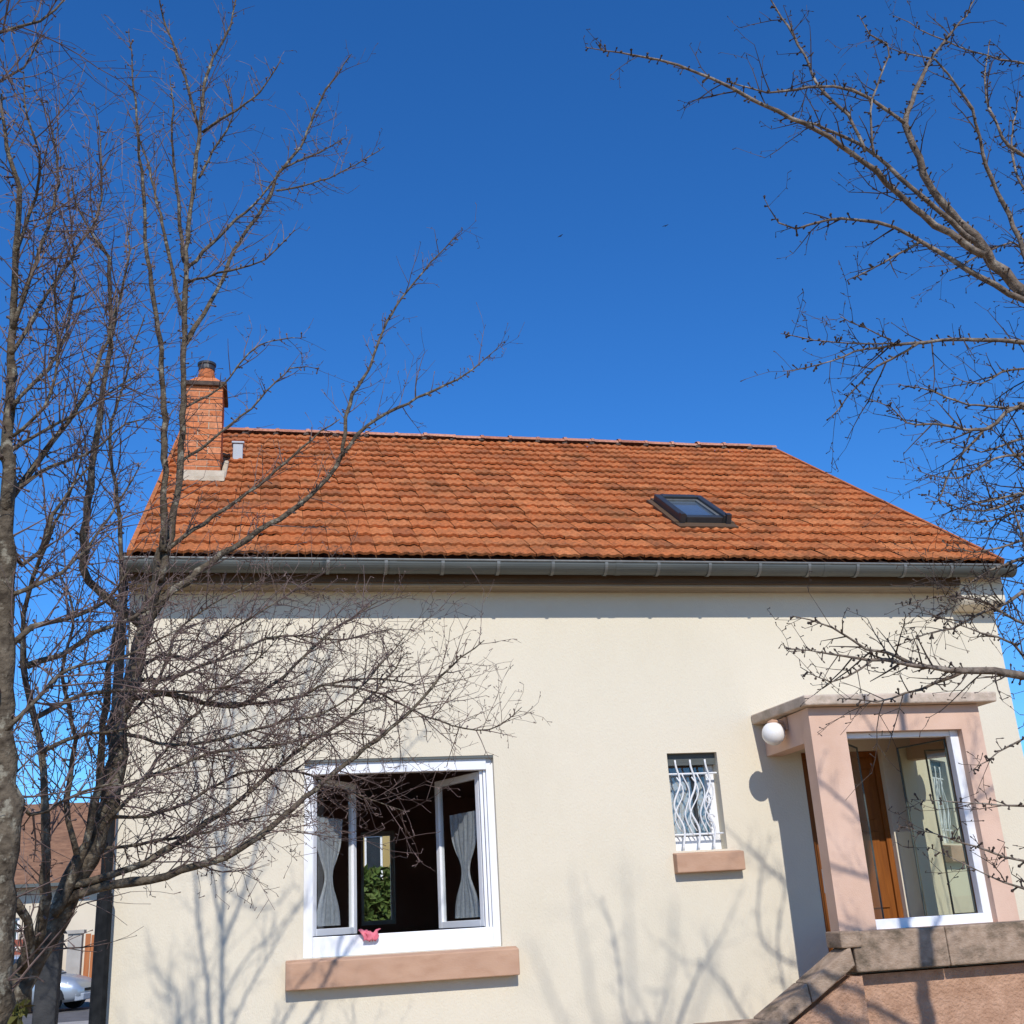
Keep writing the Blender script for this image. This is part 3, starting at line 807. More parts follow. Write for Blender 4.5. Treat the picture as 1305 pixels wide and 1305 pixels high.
# front door
dx0, dx1, dz0, dz1 = DOOR
d = MB().box(dx0 + .05, dx1 - .05, WY + .085, WY + .13, dz0, dz1 - .05)
door = d.build('door', M['door'], house, bevel=.004)
tag(door, 'varnished orange wooden front door')
f = MB(); f.box(dx0, dx0 + .05, WY + .06, WY + .15, dz0, dz1); f.box(dx1 - .05, dx1, WY + .06, WY + .15, dz0, dz1); f.box(dx0 + .05, dx1 - .05, WY + .06, WY + .15, dz1 - .05, dz1)
f.build('frame', M['door'], door, bevel=.004)
for zc0, zc1 in ((.95, 1.45), (1.55, 2.2), (2.3, 2.75)):
    for xc in (dx0 + .23, dx1 - .23):
        MB().box(xc - .12, xc + .12, WY + .072, WY + .086, zc0, zc1).build('panel', M['door'], door, bevel=.01)
hn = MB().tube([(dx0 + .1, WY + .085, 1.82), (dx0 + .1, WY + .04, 1.82), (dx0 + .2, WY + .035, 1.82)], .009, 8)
hn.box(dx0 + .08, dx0 + .12, WY + .078, WY + .0845, 1.70, 1.90); hn.build('handle', M['rim'], door)
# porch lamp
lc = Vector((4.222, 9.03, 3.006))
m = MB(); ns = 14
m.lathe(lc, [(max(.002, .099 * math.sin(math.pi * i / ns)), -.099 * math.cos(math.pi * i / ns)) for i in range(ns + 1)], 24)
lamp_root = empty('wall_lamp', 'white globe lamp on the side of the pink porch', 'lamp', (4.34, 9.03, 3.03))
m.build('globe', M['globe'], lamp_root, smooth=True)
m = MB(); m.tube([(PX0 - .002, lc.y, 3.085), (4.30, lc.y, 3.105), (lc.x, lc.y, 3.115), (lc.x, lc.y, 3.075)], .016, 8)
m.lathe((lc.x, lc.y, 3.085), [(.045, 0), (.045, .02), (.02, .035)], 16)
m.build('bracket', M['sill'], lamp_root)
MB().box(PX0 - .022, PX0 - .0015, lc.y - .05, lc.y + .05, 3.03, 3.14).build('base', M['sill'], lamp_root, bevel=.004)

# limb centre lines: (x, y, z, radius) in metres
LIMBS_A = [
 (0, [(-0.86,4.2,1.209,0.0985), (-0.857,4.187,1.551,0.0818), (-0.865,4.198,1.866,0.0714), (-0.887,4.216,2.176,0.0623), (-0.918,4.219,2.447,0.0546), (-0.936,4.209,2.728,0.0468), (-0.956,4.2,2.901,0.0421), (-0.962,4.19,3.079,0.0374), (-0.969,4.183,3.262,0.0327), (-0.974,4.181,3.387,0.0295)]),
 (2, [(-0.966,4.2,3.128,0.0319), (-0.966,4.156,3.314,0.0279), (-0.991,4.19,3.586,0.0247), (-1.018,4.192,3.946,0.0207), (-1.006,4.08,4.211,0.0168), (-0.993,3.974,4.428,0.0137), (-1.046,3.938,4.58,0.0117), (-1.09,3.949,4.847,0.0094)]),
 (2, [(-0.959,4.2,3.052,0.0173), (-0.907,4.286,2.988,0.0141), (-0.856,4.296,3.045,0.0123), (-0.818,4.256,3.176,0.0093), (-0.771,4.338,3.327,0.0069), (-0.721,4.454,3.476,0.0048)]),
 (2, [(-1.012,4.2,3.158,0.0189), (-0.938,4.284,3.318,0.016), (-0.852,4.313,3.497,0.0133), (-0.795,4.308,3.598,0.0118), (-0.734,4.344,3.799,0.0095), (-0.692,4.467,4.104,0.007), (-0.687,4.549,4.338,0.0052)]),
 (2, [(-1.006,4.1,3.321,0.0129), (-0.905,4.227,3.487,0.0099), (-0.766,4.281,3.614,0.0074), (-0.704,4.437,3.76,0.0061), (-0.551,4.681,4.027,0.0035)]),
 (1, [(-0.973,4.2,3.331,0.0177), (-1.072,4.171,3.508,0.0142), (-1.106,3.99,3.709,0.0105), (-1.12,3.958,4.192,0.006)]),
 (2, [(-0.994,4.1,3.875,0.0135), (-0.936,4.063,4.099,0.0104), (-0.918,4.163,4.383,0.0087), (-0.927,4.316,4.761,0.0069), (-0.986,4.3,5.029,0.0048), (-1.056,4.243,5.141,0.0034)]),
 (2, [(-0.999,4.05,4.192,0.0107), (-0.948,4.048,4.449,0.0078), (-0.905,3.878,4.529,0.006), (-0.943,3.784,4.616,0.0045), (-0.99,3.839,4.88,0.0031)]),
 (2, [(-1.275,3.9,5.014,0.014), (-1.071,3.762,4.988,0.0094), (-0.929,3.766,5.062,0.0067), (-0.848,3.764,5.19,0.0047)]),
 (2, [(-1.22,3.9,4.754,0.0122), (-1.111,3.982,4.943,0.0079), (-1.024,3.976,5.012,0.0057), (-0.97,3.961,5.149,0.0032)]),
 (1, [(-1.292,3.9,5.17,0.011), (-1.169,3.961,5.286,0.0077), (-1.029,3.84,5.331,0.0048)]),
 (2, [(-0.982,4.15,3.567,0.0119), (-0.878,4.218,3.773,0.0091), (-0.86,4.426,4.064,0.0076), (-0.867,4.523,4.389,0.0055), (-0.933,4.523,4.624,0.0035)]),
 (2, [(-0.976,4.15,3.438,0.0103), (-0.851,4.084,3.542,0.0082), (-0.829,4.146,3.841,0.0063), (-0.839,4.037,4.02,0.0046), (-0.794,3.93,4.2,0.003)]),
 (2, [(-0.985,4.1,3.774,0.012), (-0.926,4.149,3.975,0.0101), (-0.845,4.302,4.329,0.0083), (-0.778,4.451,4.669,0.0069), (-0.792,4.517,5.009,0.0053), (-0.854,4.555,5.34,0.0037)]),
 (2, [(-0.927,4.2,2.64,0.0168), (-0.854,4.247,2.737,0.0133), (-0.769,4.359,2.796,0.011), (-0.656,4.522,2.902,0.0083), (-0.553,4.57,3.08,0.0048)]),
 (3, [(-0.901,4.2,2.361,0.0136), (-0.806,4.248,2.479,0.0111), (-0.735,4.403,2.625,0.0094), (-0.594,4.603,2.699,0.0077), (-0.364,4.66,2.841,0.0048)]),
 (3, [(-0.877,4.2,2.147,0.0121), (-0.804,4.277,2.073,0.0097), (-0.729,4.421,2.139,0.008), (-0.574,4.459,2.194,0.0056), (-0.386,4.559,2.171,0.003)]),
 (2, [(-0.94,4.2,2.842,0.0128), (-0.807,4.204,2.903,0.0099), (-0.707,4.379,3.083,0.0078), (-0.616,4.473,3.315,0.0053), (-0.531,4.437,3.474,0.0032)]),
 (2, [(-0.967,4.2,3.205,0.0117), (-0.885,4.281,3.367,0.0091), (-0.75,4.472,3.517,0.007), (-0.61,4.499,3.675,0.0047), (-0.491,4.542,3.735,0.0033)]),
]
LIMBS_B = [
 (0, [(-1.097,5.5,1.275,0.0918), (-1.054,5.524,1.422,0.0851), (-0.999,5.55,1.563,0.0806), (-0.911,5.563,1.766,0.0746), (-0.832,5.542,1.93,0.0698), (-0.74,5.514,2.15,0.0638), (-0.692,5.504,2.374,0.0587), (-0.686,5.522,2.651,0.0531), (-0.636,5.55,2.831,0.0497), (-0.604,5.595,3.08,0.0453), (-0.568,5.634,3.332,0.0409), (-0.548,5.652,3.503,0.0378)]),
 (4, [(-0.542,5.6,3.466,0.0276), (-0.541,5.56,3.682,0.0248), (-0.546,5.546,3.886,0.0231), (-0.565,5.564,4.251,0.0206), (-0.593,5.563,4.51,0.0189), (-0.592,5.559,4.578,0.0185), (-0.686,5.461,5.089,0.0148), (-0.719,5.354,5.45,0.0121), (-0.752,5.294,5.712,0.0104), (-0.802,5.257,6.163,0.0078), (-0.837,5.262,6.413,0.0066)]),
 (4, [(-0.55,5.6,3.322,0.0293), (-0.518,5.622,3.494,0.0276), (-0.5,5.655,3.718,0.0263), (-0.481,5.691,4.04,0.0245), (-0.493,5.669,4.633,0.0212), (-0.498,5.654,4.866,0.02), (-0.503,5.646,5.211,0.0183), (-0.482,5.671,5.7,0.0163), (-0.468,5.725,6.185,0.0145), (-0.45,5.781,6.612,0.0131), (-0.337,5.829,7.005,0.0117), (-0.271,5.864,7.431,0.0102)]),
 (2, [(-0.604,5.6,3.082,0.0326), (-0.733,5.55,3.187,0.0293), (-0.868,5.485,3.286,0.0267), (-0.891,5.428,3.426,0.0249), (-0.873,5.355,3.722,0.0217), (-0.851,5.322,3.998,0.0193), (-0.827,5.284,4.323,0.0166), (-0.81,5.264,4.445,0.0156), (-0.833,5.143,4.875,0.0117), (-0.896,5.099,4.956,0.0107), (-0.984,5.028,5.088,0.009), (-1.004,4.973,5.217,0.0078)]),
 (4, [(-0.525,5.75,5.255,0.0179), (-0.579,5.732,5.73,0.0118), (-0.617,5.665,6.015,0.0086), (-0.611,5.59,6.183,0.0066), (-0.64,5.562,6.399,0.0046)]),
 (4, [(-0.514,5.7,4.892,0.0174), (-0.536,5.723,4.978,0.0163), (-0.658,5.806,5.533,0.012), (-0.79,6.009,6.104,0.0092), (-0.876,5.998,6.359,0.0072)]),
 (4, [(-0.494,5.7,4.697,0.0194), (-0.337,5.75,5.073,0.0166), (-0.243,5.789,5.39,0.015), (-0.051,5.96,5.903,0.0132), (-0.006,6.03,6.12,0.0125), (0.13,6.115,6.402,0.0115), (0.266,6.177,6.855,0.0098), (0.466,6.179,7.242,0.008)]),
 (4, [(-0.509,5.7,5.168,0.0154), (-0.38,5.778,5.41,0.0127), (-0.113,5.807,5.765,0.0089), (0.008,5.822,5.984,0.0071)]),
 (4, [(-0.494,5.75,5.129,0.0111), (-0.259,5.556,5.096,0.008), (-0.069,5.528,5.163,0.0062), (0.032,5.523,5.29,0.0051), (0.09,5.447,5.316,0.0044)]),
 (4, [(-0.018,6,5.963,0.0097), (0.195,6.07,6.086,0.0076), (0.423,6.162,6.277,0.0059), (0.675,6.146,6.476,0.0039)]),
 (4, [(0.018,6,6.136,0.0098), (0.229,6.108,6.346,0.0064), (0.438,6.365,6.692,0.004)]),
 (4, [(-0.463,5.8,6.194,0.0142), (-0.264,5.67,6.271,0.0099), (-0.126,5.678,6.433,0.0075), (-0.004,5.631,6.649,0.0048)]),
 (4, [(-0.469,5.8,5.866,0.0116), (-0.381,5.909,6.207,0.0089), (-0.284,5.816,6.348,0.0069), (-0.354,5.903,6.699,0.0049)]),
 (4, [(-0.473,5.8,6.216,0.0142), (-0.513,5.774,6.346,0.0126), (-0.625,5.87,6.784,0.0104), (-0.747,5.942,7.156,0.0087), (-0.766,5.856,7.287,0.0075)]),
 (2, [(-0.785,5.1,4.358,0.0114), (-0.759,5.089,4.614,0.008), (-0.705,4.953,4.754,0.0058), (-0.752,5.065,5.05,0.0039)]),
 (2, [(-0.901,5.5,1.765,0.0291), (-0.815,5.469,1.982,0.0258), (-0.772,5.434,2.145,0.024), (-0.748,5.393,2.307,0.0224), (-0.736,5.351,2.508,0.0205), (-0.721,5.316,2.815,0.0181), (-0.686,5.306,3.044,0.0164), (-0.686,5.303,3.233,0.0151), (-0.73,5.295,3.621,0.0125), (-0.782,5.269,3.936,0.0103), (-0.723,5.221,4.253,0.0081), (-0.641,5.153,4.57,0.0059)]),
 (2, [(-0.965,5.45,1.635,0.0335), (-0.921,5.357,1.837,0.029), (-0.928,5.285,2.07,0.0253), (-0.957,5.286,2.348,0.022), (-1.014,5.287,2.567,0.0195), (-1.073,5.241,2.831,0.0164), (-1.062,5.124,3.105,0.0131), (-0.972,4.99,3.317,0.0102), (-0.865,4.868,3.532,0.0074), (-0.811,4.805,3.731,0.0052)]),
 (1, [(-0.998,5.4,1.546,0.0362), (-0.96,5.31,1.695,0.0284), (-0.993,5.173,1.808,0.0233), (-1.075,5.187,1.91,0.0195), (-1.174,5.17,2.044,0.0146)]),
 (2, [(-1.016,5,2.76,0.0183), (-0.879,5.031,2.82,0.0148), (-0.748,4.995,2.904,0.0122), (-0.653,5.06,2.969,0.0105), (-0.517,5.215,3.094,0.0083), (-0.35,5.244,3.236,0.0055)]),
 (3, [(-0.955,5,2.543,0.0164), (-0.808,5.126,2.664,0.0134), (-0.679,5.277,2.706,0.0119), (-0.372,5.423,2.73,0.0085), (-0.092,5.554,2.801,0.0057)]),
 (3, [(-0.927,5,2.397,0.0146), (-0.848,5.086,2.469,0.0117), (-0.776,5.189,2.501,0.01), (-0.616,5.171,2.515,0.007), (-0.43,5.272,2.615,0.0035)]),
 (3, [(-0.845,5.5,1.886,0.0277), (-0.692,5.543,1.923,0.0247), (-0.471,5.665,2.029,0.0216), (-0.24,5.88,2.207,0.0189), (-0.071,5.99,2.335,0.017), (0.109,6.06,2.514,0.0146), (0.354,6.091,2.665,0.0118), (0.57,6.128,2.859,0.0092), (0.758,6.215,3.097,0.0067)]),
 (2, [(-0.873,5.5,1.815,0.0309), (-0.736,5.537,1.888,0.0282), (-0.519,5.545,1.898,0.0254), (-0.317,5.553,1.957,0.023), (-0.191,5.587,1.988,0.0217), (-0.026,5.659,2.092,0.02), (0.221,5.802,2.304,0.0175), (0.435,5.902,2.474,0.0154), (0.725,5.976,2.708,0.0124), (0.902,5.986,2.903,0.0103), (1.022,5.983,3.005,0.0089), (1.153,5.977,3.1,0.0076)]),
 (3, [(-0.711,5.6,2.736,0.0225), (-0.512,5.734,2.778,0.0195), (-0.328,5.879,2.763,0.0176), (-0.175,5.962,2.748,0.016), (-0.054,6.014,2.817,0.0148), (0.133,6.094,3,0.0127), (0.332,6.21,3.216,0.0105), (0.607,6.398,3.437,0.0081)]),
 (3, [(-0.29,5.9,2.759,0.016), (0.069,6.145,2.815,0.012), (0.334,6.242,2.929,0.0095), (0.603,6.287,2.957,0.0073), (0.819,6.387,2.943,0.0056), (0.972,6.486,2.979,0.0046)]),
 (3, [(0.297,6.2,2.912,0.0108), (0.546,6.245,2.878,0.009), (0.742,6.329,2.811,0.008), (0.96,6.461,2.741,0.007), (1.189,6.545,2.695,0.006), (1.336,6.563,2.727,0.0054), (1.478,6.573,2.834,0.0047)]),
 (3, [(-0.682,5.6,2.85,0.017), (-0.518,5.699,2.971,0.0137), (-0.405,5.811,2.975,0.0123), (-0.199,5.989,3.171,0.0095), (0.007,6.045,3.324,0.0069), (0.229,6.147,3.49,0.0044)]),
 (4, [(-0.588,5.6,3.121,0.0308), (-0.534,5.637,3.236,0.0287), (-0.371,5.729,3.404,0.0261), (-0.257,5.806,3.532,0.0245), (-0.075,5.905,3.7,0.0223), (0.134,5.979,3.872,0.0199), (0.301,6.024,4.055,0.0178), (0.387,6.05,4.219,0.0163), (0.533,6.086,4.429,0.0142), (0.851,6.161,4.658,0.0111), (1.174,6.266,4.887,0.0081), (1.47,6.395,5.213,0.0052)]),
 (4, [(0.38,6,4.187,0.018), (0.423,6.01,4.527,0.0144), (0.537,6.082,4.784,0.0126), (0.642,6.196,5.12,0.0108), (0.745,6.249,5.341,0.0094), (0.925,6.261,5.62,0.0074), (1.193,6.243,5.94,0.0047)]),
 (4, [(-0.523,5.6,3.478,0.0178), (-0.401,5.63,3.599,0.0154), (-0.188,5.779,3.823,0.0128), (0.049,5.908,4.091,0.0102), (0.195,5.92,4.249,0.0085), (0.364,5.949,4.4,0.0068)]),
 (3, [(-0.706,5.5,2.286,0.0143), (-0.518,5.647,2.387,0.0121), (-0.271,5.676,2.477,0.01), (-0.012,5.76,2.512,0.0082), (0.308,5.999,2.609,0.0063), (0.656,6.182,2.609,0.0043)]),
 (3, [(-0.74,5.5,2.184,0.0142), (-0.539,5.599,2.185,0.0122), (-0.343,5.788,2.287,0.0108), (-0.127,5.949,2.414,0.0094), (0.149,6.028,2.416,0.0077), (0.435,6.092,2.314,0.0059), (0.74,6.245,2.217,0.0042)]),
 (3, [(-0.69,5.5,2.57,0.0146), (-0.452,5.638,2.513,0.0123), (-0.203,5.78,2.567,0.0108), (0.064,5.855,2.652,0.0092), (0.345,5.918,2.738,0.0076), (0.656,6.091,3.069,0.0055), (0.807,6.211,3.278,0.0045)]),
 (4, [(-0.484,5.7,3.999,0.0124), (-0.336,5.819,4.192,0.0102), (-0.134,5.929,4.441,0.0081), (0.082,5.988,4.729,0.0058), (0.244,6.089,4.789,0.0047)]),
 (4, [(-0.49,5.7,4.318,0.0105), (-0.305,5.833,4.509,0.0081), (-0.096,5.76,4.751,0.0054), (0.169,5.936,4.913,0.0035)]),
 (3, [(-0.763,5.5,2.116,0.0159), (-0.604,5.503,2.283,0.013), (-0.426,5.731,2.602,0.0105), (-0.214,5.861,2.858,0.0083), (-0.021,5.829,3.013,0.0065), (0.096,5.812,3.175,0.0051)]),
 (3, [(-0.79,5.5,2.033,0.014), (-0.573,5.653,2.068,0.0111), (-0.294,5.679,2.111,0.0083), (-0.043,5.756,2.181,0.006), (0.227,5.94,2.188,0.004)]),
 (3, [(-0.662,5.6,2.811,0.0151), (-0.437,5.725,2.873,0.0125), (-0.183,5.966,3.046,0.0105), (0.059,6.05,3.15,0.0086), (0.355,6.089,3.136,0.0065), (0.675,6.245,3.241,0.0045)]),
 (3, [(-0.69,5.5,2.57,0.0146), (-0.526,5.504,2.789,0.0108), (-0.445,5.689,3.104,0.0082), (-0.22,5.672,3.262,0.0056), (-0.066,5.629,3.333,0.004)]),
 (2, [(-0.807,5.4,2.011,0.0206), (-0.866,5.356,2.242,0.0166), (-0.847,5.313,2.508,0.0134), (-0.885,5.124,2.751,0.0101), (-0.835,4.991,2.997,0.0072), (-0.932,4.995,3.211,0.0052)]),
]
LIMBS_C = [
 (5, [(4.096,4.3,4.059,0.0608), (3.858,4.281,4.235,0.0502), (3.655,4.27,4.439,0.0426), (3.45,4.223,4.626,0.0358), (3.311,4.176,4.771,0.0311), (3.149,4.125,4.913,0.0262), (3.066,4.079,5.131,0.0214), (3.026,4.063,5.241,0.0191), (3.187,4.04,5.555,0.0139), (3.268,4.037,5.677,0.012), (3.554,4.036,6.027,0.0062), (3.717,4.032,6.31,0.0021)]),
 (5, [(3.37,4.15,4.564,0.0269), (3.013,4.105,4.782,0.0212), (2.802,4.034,4.918,0.0185), (2.595,3.971,4.999,0.0163), (2.4,3.929,5.065,0.0143), (2.126,3.902,5.16,0.0118), (1.957,3.9,5.242,0.0103), (1.697,3.896,5.323,0.008), (1.427,3.865,5.31,0.006), (1.333,3.846,5.303,0.0053)]),
 (5, [(3.338,4.15,4.651,0.0212), (3,4.06,4.853,0.0151), (2.844,4.071,5.037,0.0124), (2.671,4.072,5.145,0.0102), (2.387,3.999,5.157,0.0075)]),
 (5, [(2.979,4,5.185,0.0134), (2.824,4.007,5.329,0.0111), (2.623,3.983,5.351,0.0095), (2.382,3.916,5.251,0.0079), (2.212,3.885,5.187,0.0068), (2.022,3.906,5.245,0.0055)]),
 (5, [(2.741,4,5.004,0.0113), (2.699,4.027,5.223,0.0101), (2.597,4.042,5.374,0.0093), (2.585,4.123,5.666,0.0086), (2.546,4.201,5.97,0.0079), (2.481,4.208,6.167,0.0072)]),
 (5, [(2.777,4,4.972,0.0094), (2.773,3.946,5.184,0.0074), (2.835,3.952,5.349,0.0065), (2.948,3.96,5.567,0.0055), (2.946,3.952,5.628,0.0052), (2.835,3.923,5.645,0.0045), (2.772,3.885,5.718,0.0039)]),
 (5, [(3.729,4.25,4.342,0.0234), (3.6,4.24,4.386,0.0208), (3.324,4.217,4.527,0.0165), (3.187,4.268,4.676,0.0142), (3.038,4.32,4.804,0.0121), (2.858,4.339,4.858,0.01), (2.667,4.326,4.833,0.0082), (2.483,4.296,4.743,0.0066), (2.381,4.275,4.76,0.0056), (2.31,4.252,4.887,0.0042)]),
 (5, [(3.105,4.25,4.685,0.0097), (2.902,4.257,4.561,0.0064), (2.62,4.155,4.378,0.0037)]),
 (5, [(3.801,4.3,4.489,0.0219), (3.733,4.29,4.708,0.0185), (3.685,4.297,4.994,0.0157), (3.571,4.225,5.247,0.0127), (3.503,4.148,5.456,0.0104), (3.381,4.104,5.614,0.0084), (3.308,4.094,5.702,0.0074), (3.131,4.1,5.725,0.0059), (2.966,4.12,5.854,0.0041)]),
 (5, [(4.096,4.3,4.059,0.0216), (3.583,4.262,4.161,0.0151), (3.378,4.27,4.167,0.0131), (3.166,4.252,4.145,0.0113), (2.936,4.206,4.086,0.0095), (2.631,4.127,3.999,0.0072), (2.37,4.071,3.881,0.0053), (2.166,4.058,3.829,0.0038)]),
 (5, [(2.957,4.2,4.084,0.0092), (2.765,4.274,3.989,0.0065), (2.645,4.259,3.882,0.0054), (2.486,4.287,3.72,0.0036)]),
 (5, [(2.932,4.2,4.083,0.0074), (2.605,4.104,4.013,0.0051), (2.27,4.046,3.991,0.0031), (2.143,3.979,3.97,0.0026)]),
 (5, [(2.782,4.15,4.064,0.0055), (2.475,4.031,4.105,0.0026)]),
 (6, [(4.201,4.4,3.983,0.0239), (3.549,4.318,3.851,0.0144), (3.311,4.322,3.711,0.0112), (3.143,4.35,3.738,0.009), (2.922,4.364,3.752,0.0064), (2.855,4.352,3.822,0.0052), (2.707,4.319,3.845,0.0037)]),
 (5, [(3.371,4.4,3.748,0.0095), (3.204,4.467,3.582,0.0063), (3.087,4.477,3.393,0.0043), (3.023,4.474,3.39,0.0037)]),
 (5, [(3.765,4.4,3.869,0.0117), (3.228,4.302,3.83,0.0067), (3.032,4.278,3.88,0.005), (2.805,4.187,3.861,0.0036)]),
 (6, [(4.129,4.4,3.72,0.0176), (3.65,4.382,3.633,0.011), (3.364,4.359,3.574,0.0081), (3.092,4.302,3.444,0.0056), (2.88,4.275,3.466,0.0036)]),
 (6, [(4.151,4.5,3.507,0.0177), (3.728,4.45,3.396,0.0114), (3.484,4.403,3.413,0.0086), (3.285,4.432,3.38,0.0061), (3.096,4.442,3.439,0.0037)]),
 (6, [(3.791,4.4,2.501,0.0339), (3.216,4.295,2.519,0.0224), (3.055,4.281,2.542,0.0196), (2.921,4.285,2.544,0.0174), (2.696,4.303,2.568,0.0137), (2.576,4.304,2.594,0.0118), (2.383,4.282,2.604,0.009), (2.182,4.231,2.621,0.0064), (2.061,4.194,2.626,0.0048)]),
 (6, [(2.767,4.35,2.574,0.0119), (2.571,4.286,2.624,0.0088), (2.467,4.258,2.635,0.0075), (2.323,4.265,2.729,0.0053), (2.124,4.21,2.766,0.0033)]),
 (6, [(2.981,4.35,2.558,0.012), (2.842,4.396,2.51,0.0091), (2.684,4.379,2.468,0.007), (2.526,4.353,2.432,0.0053), (2.387,4.409,2.455,0.0034)]),
 (5, [(2.5,4.3,2.593,0.0067), (2.285,4.266,2.495,0.004), (2.188,4.334,2.577,0.0025)]),
 (6, [(4.026,4.5,3.056,0.0209), (3.411,4.428,2.942,0.012), (3.301,4.431,2.886,0.0105), (3.181,4.442,2.845,0.009), (3.08,4.451,2.792,0.0077), (2.871,4.445,2.737,0.0054), (2.677,4.409,2.676,0.0035)]),
 (6, [(4.07,4.5,3.216,0.0173), (3.667,4.503,3.173,0.0115), (3.472,4.608,3.125,0.0086), (3.292,4.619,3.048,0.0066), (3.113,4.578,2.919,0.0048), (3,4.553,2.837,0.0036)]),
 (5, [(3.557,4.3,1.944,0.0117), (3.035,4.223,1.965,0.0069), (2.776,4.212,1.986,0.005), (2.655,4.235,1.998,0.004), (2.539,4.239,2.009,0.0032)]),
 (5, [(3.47,4.3,1.631,0.013), (3.038,4.302,1.747,0.0079), (2.879,4.29,1.8,0.0065), (2.656,4.212,1.852,0.0049), (2.496,4.158,1.885,0.0038), (2.404,4.145,1.908,0.0031)]),
 (5, [(3.436,4.3,1.51,0.0129), (3.006,4.291,1.644,0.0073), (2.846,4.271,1.706,0.0057), (2.731,4.288,1.766,0.0044), (2.625,4.319,1.828,0.0032)]),
 (5, [(3.762,4.4,2.394,0.0142), (3.27,4.455,2.271,0.0068), (3.113,4.429,2.209,0.0052), (2.964,4.374,2.146,0.0039), (2.9,4.355,2.119,0.0033)]),
 (5, [(4.551,4.4,5.245,0.0217), (4.002,4.432,5.423,0.0126), (3.864,4.417,5.606,0.0098), (3.89,4.463,5.915,0.0074), (4.072,4.539,6.343,0.0046)]),
 (5, [(4.437,4.4,4.834,0.0211), (4.08,4.451,4.987,0.014), (4.015,4.531,5.5,0.0086), (4.281,4.65,6.064,0.0046)]),
 (6, [(4.279,4.6,3.68,0.0162), (3.942,4.602,3.802,0.0108), (3.651,4.526,3.759,0.0083), (3.381,4.481,3.667,0.0059), (3.202,4.514,3.738,0.0039)]),
 (6, [(4.207,4.6,3.42,0.0159), (3.879,4.552,3.521,0.0108), (3.607,4.467,3.564,0.0081), (3.482,4.426,3.709,0.0059), (3.332,4.418,3.826,0.0038)]),
 (6, [(4.126,4.6,3.128,0.0156), (3.701,4.479,3.205,0.0102), (3.588,4.505,3.373,0.0079), (3.35,4.493,3.304,0.0057), (3.072,4.39,3.282,0.0036)]),
 (6, [(4.51,4.5,4.804,0.015), (3.948,4.413,4.757,0.0094), (3.78,4.412,4.839,0.0076), (3.559,4.457,4.755,0.0056), (3.34,4.439,4.634,0.004)]),
 (6, [(4.104,4.5,3.34,0.0155), (3.464,4.45,3.192,0.0079), (3.2,4.448,3.13,0.0053), (3.012,4.396,3.168,0.0036)]),
 (6, [(3.95,4.5,2.783,0.0168), (3.446,4.449,2.772,0.0104), (3.192,4.401,2.87,0.0076), (2.901,4.312,2.882,0.0052), (2.674,4.268,2.826,0.0034)]),
 (6, [(3.971,4.5,2.86,0.0169), (3.515,4.414,2.988,0.0102), (3.477,4.473,3.359,0.0061), (3.291,4.405,3.49,0.0037)]),
 (6, [(4.222,4.5,3.767,0.018), (3.709,4.431,3.552,0.0114), (3.494,4.483,3.404,0.0084), (3.258,4.464,3.352,0.0062), (2.958,4.367,3.388,0.0036)]),
 (6, [(4.272,4.5,3.945,0.0182), (3.901,4.452,4.083,0.0114), (3.649,4.465,4.122,0.008), (3.417,4.424,4.003,0.0056), (3.239,4.378,4.015,0.0038)]),
 (6, [(3.808,4.5,2.268,0.0161), (3.396,4.382,2.433,0.0106), (3.283,4.417,2.691,0.0075), (3.033,4.378,2.755,0.0053), (2.79,4.28,2.802,0.0034)]),
]
BIRDS = [[17.855, 60.0, 42.928], [25.174, 60.0, 44.307]]

# ------------------------------------------------------------------ bare trees
def smooth_path(pts, step=.07, kink=.004, rnd=RND):
    """Catmull-Rom through the limb's points, with small natural kinks"""
    P = [Vector(p[:3]) for p in pts]; Rr = [p[3] for p in pts]
    out = []; rad = []
    for i in range(len(P) - 1):
        p0 = P[max(0, i - 1)]; p1 = P[i]; p2 = P[i + 1]; p3 = P[min(len(P) - 1, i + 2)]
        n = max(1, int((p2 - p1).length / step))
        for k in range(n):
            t = k / n
            q = .5 * ((2 * p1) + (p2 - p0) * t + (2 * p0 - 5 * p1 + 4 * p2 - p3) * t * t + (3 * p1 - p0 - 3 * p2 + p3) * t ** 3)
            r = Rr[i] + (Rr[i + 1] - Rr[i]) * t
            kk = kink + r * .17
            out.append(q + Vector((rnd.uniform(-kk, kk), rnd.uniform(-kk, kk), rnd.uniform(-kk, kk))))
            rad.append(r * rnd.uniform(.86, 1.12))
    out.append(P[-1]); rad.append(Rr[-1])
    return out, rad

def sides(r): return 9 if r > .03 else 7 if r > .012 else 5 if r > .006 else 4 if r > .003 else 3

def unit(rnd):
    while True:
        v = Vector((rnd.uniform(-1, 1), rnd.uniform(-1, 1), rnd.uniform(-1, 1)))
        if .05 < v.length < 1: return v.normalized()

def spur(mb, p, d, L, r, rnd, bud=True):
    d = d.normalized(); e = p + d * L
    if bud:
        mb.tube([p, p + d * L * .55, p + d * L * .82, e], [r, r * .9, r * 1.8, r * .25], 4, False)
    else:
        mb.tube([p, e], [r, r * .5], 3, False)

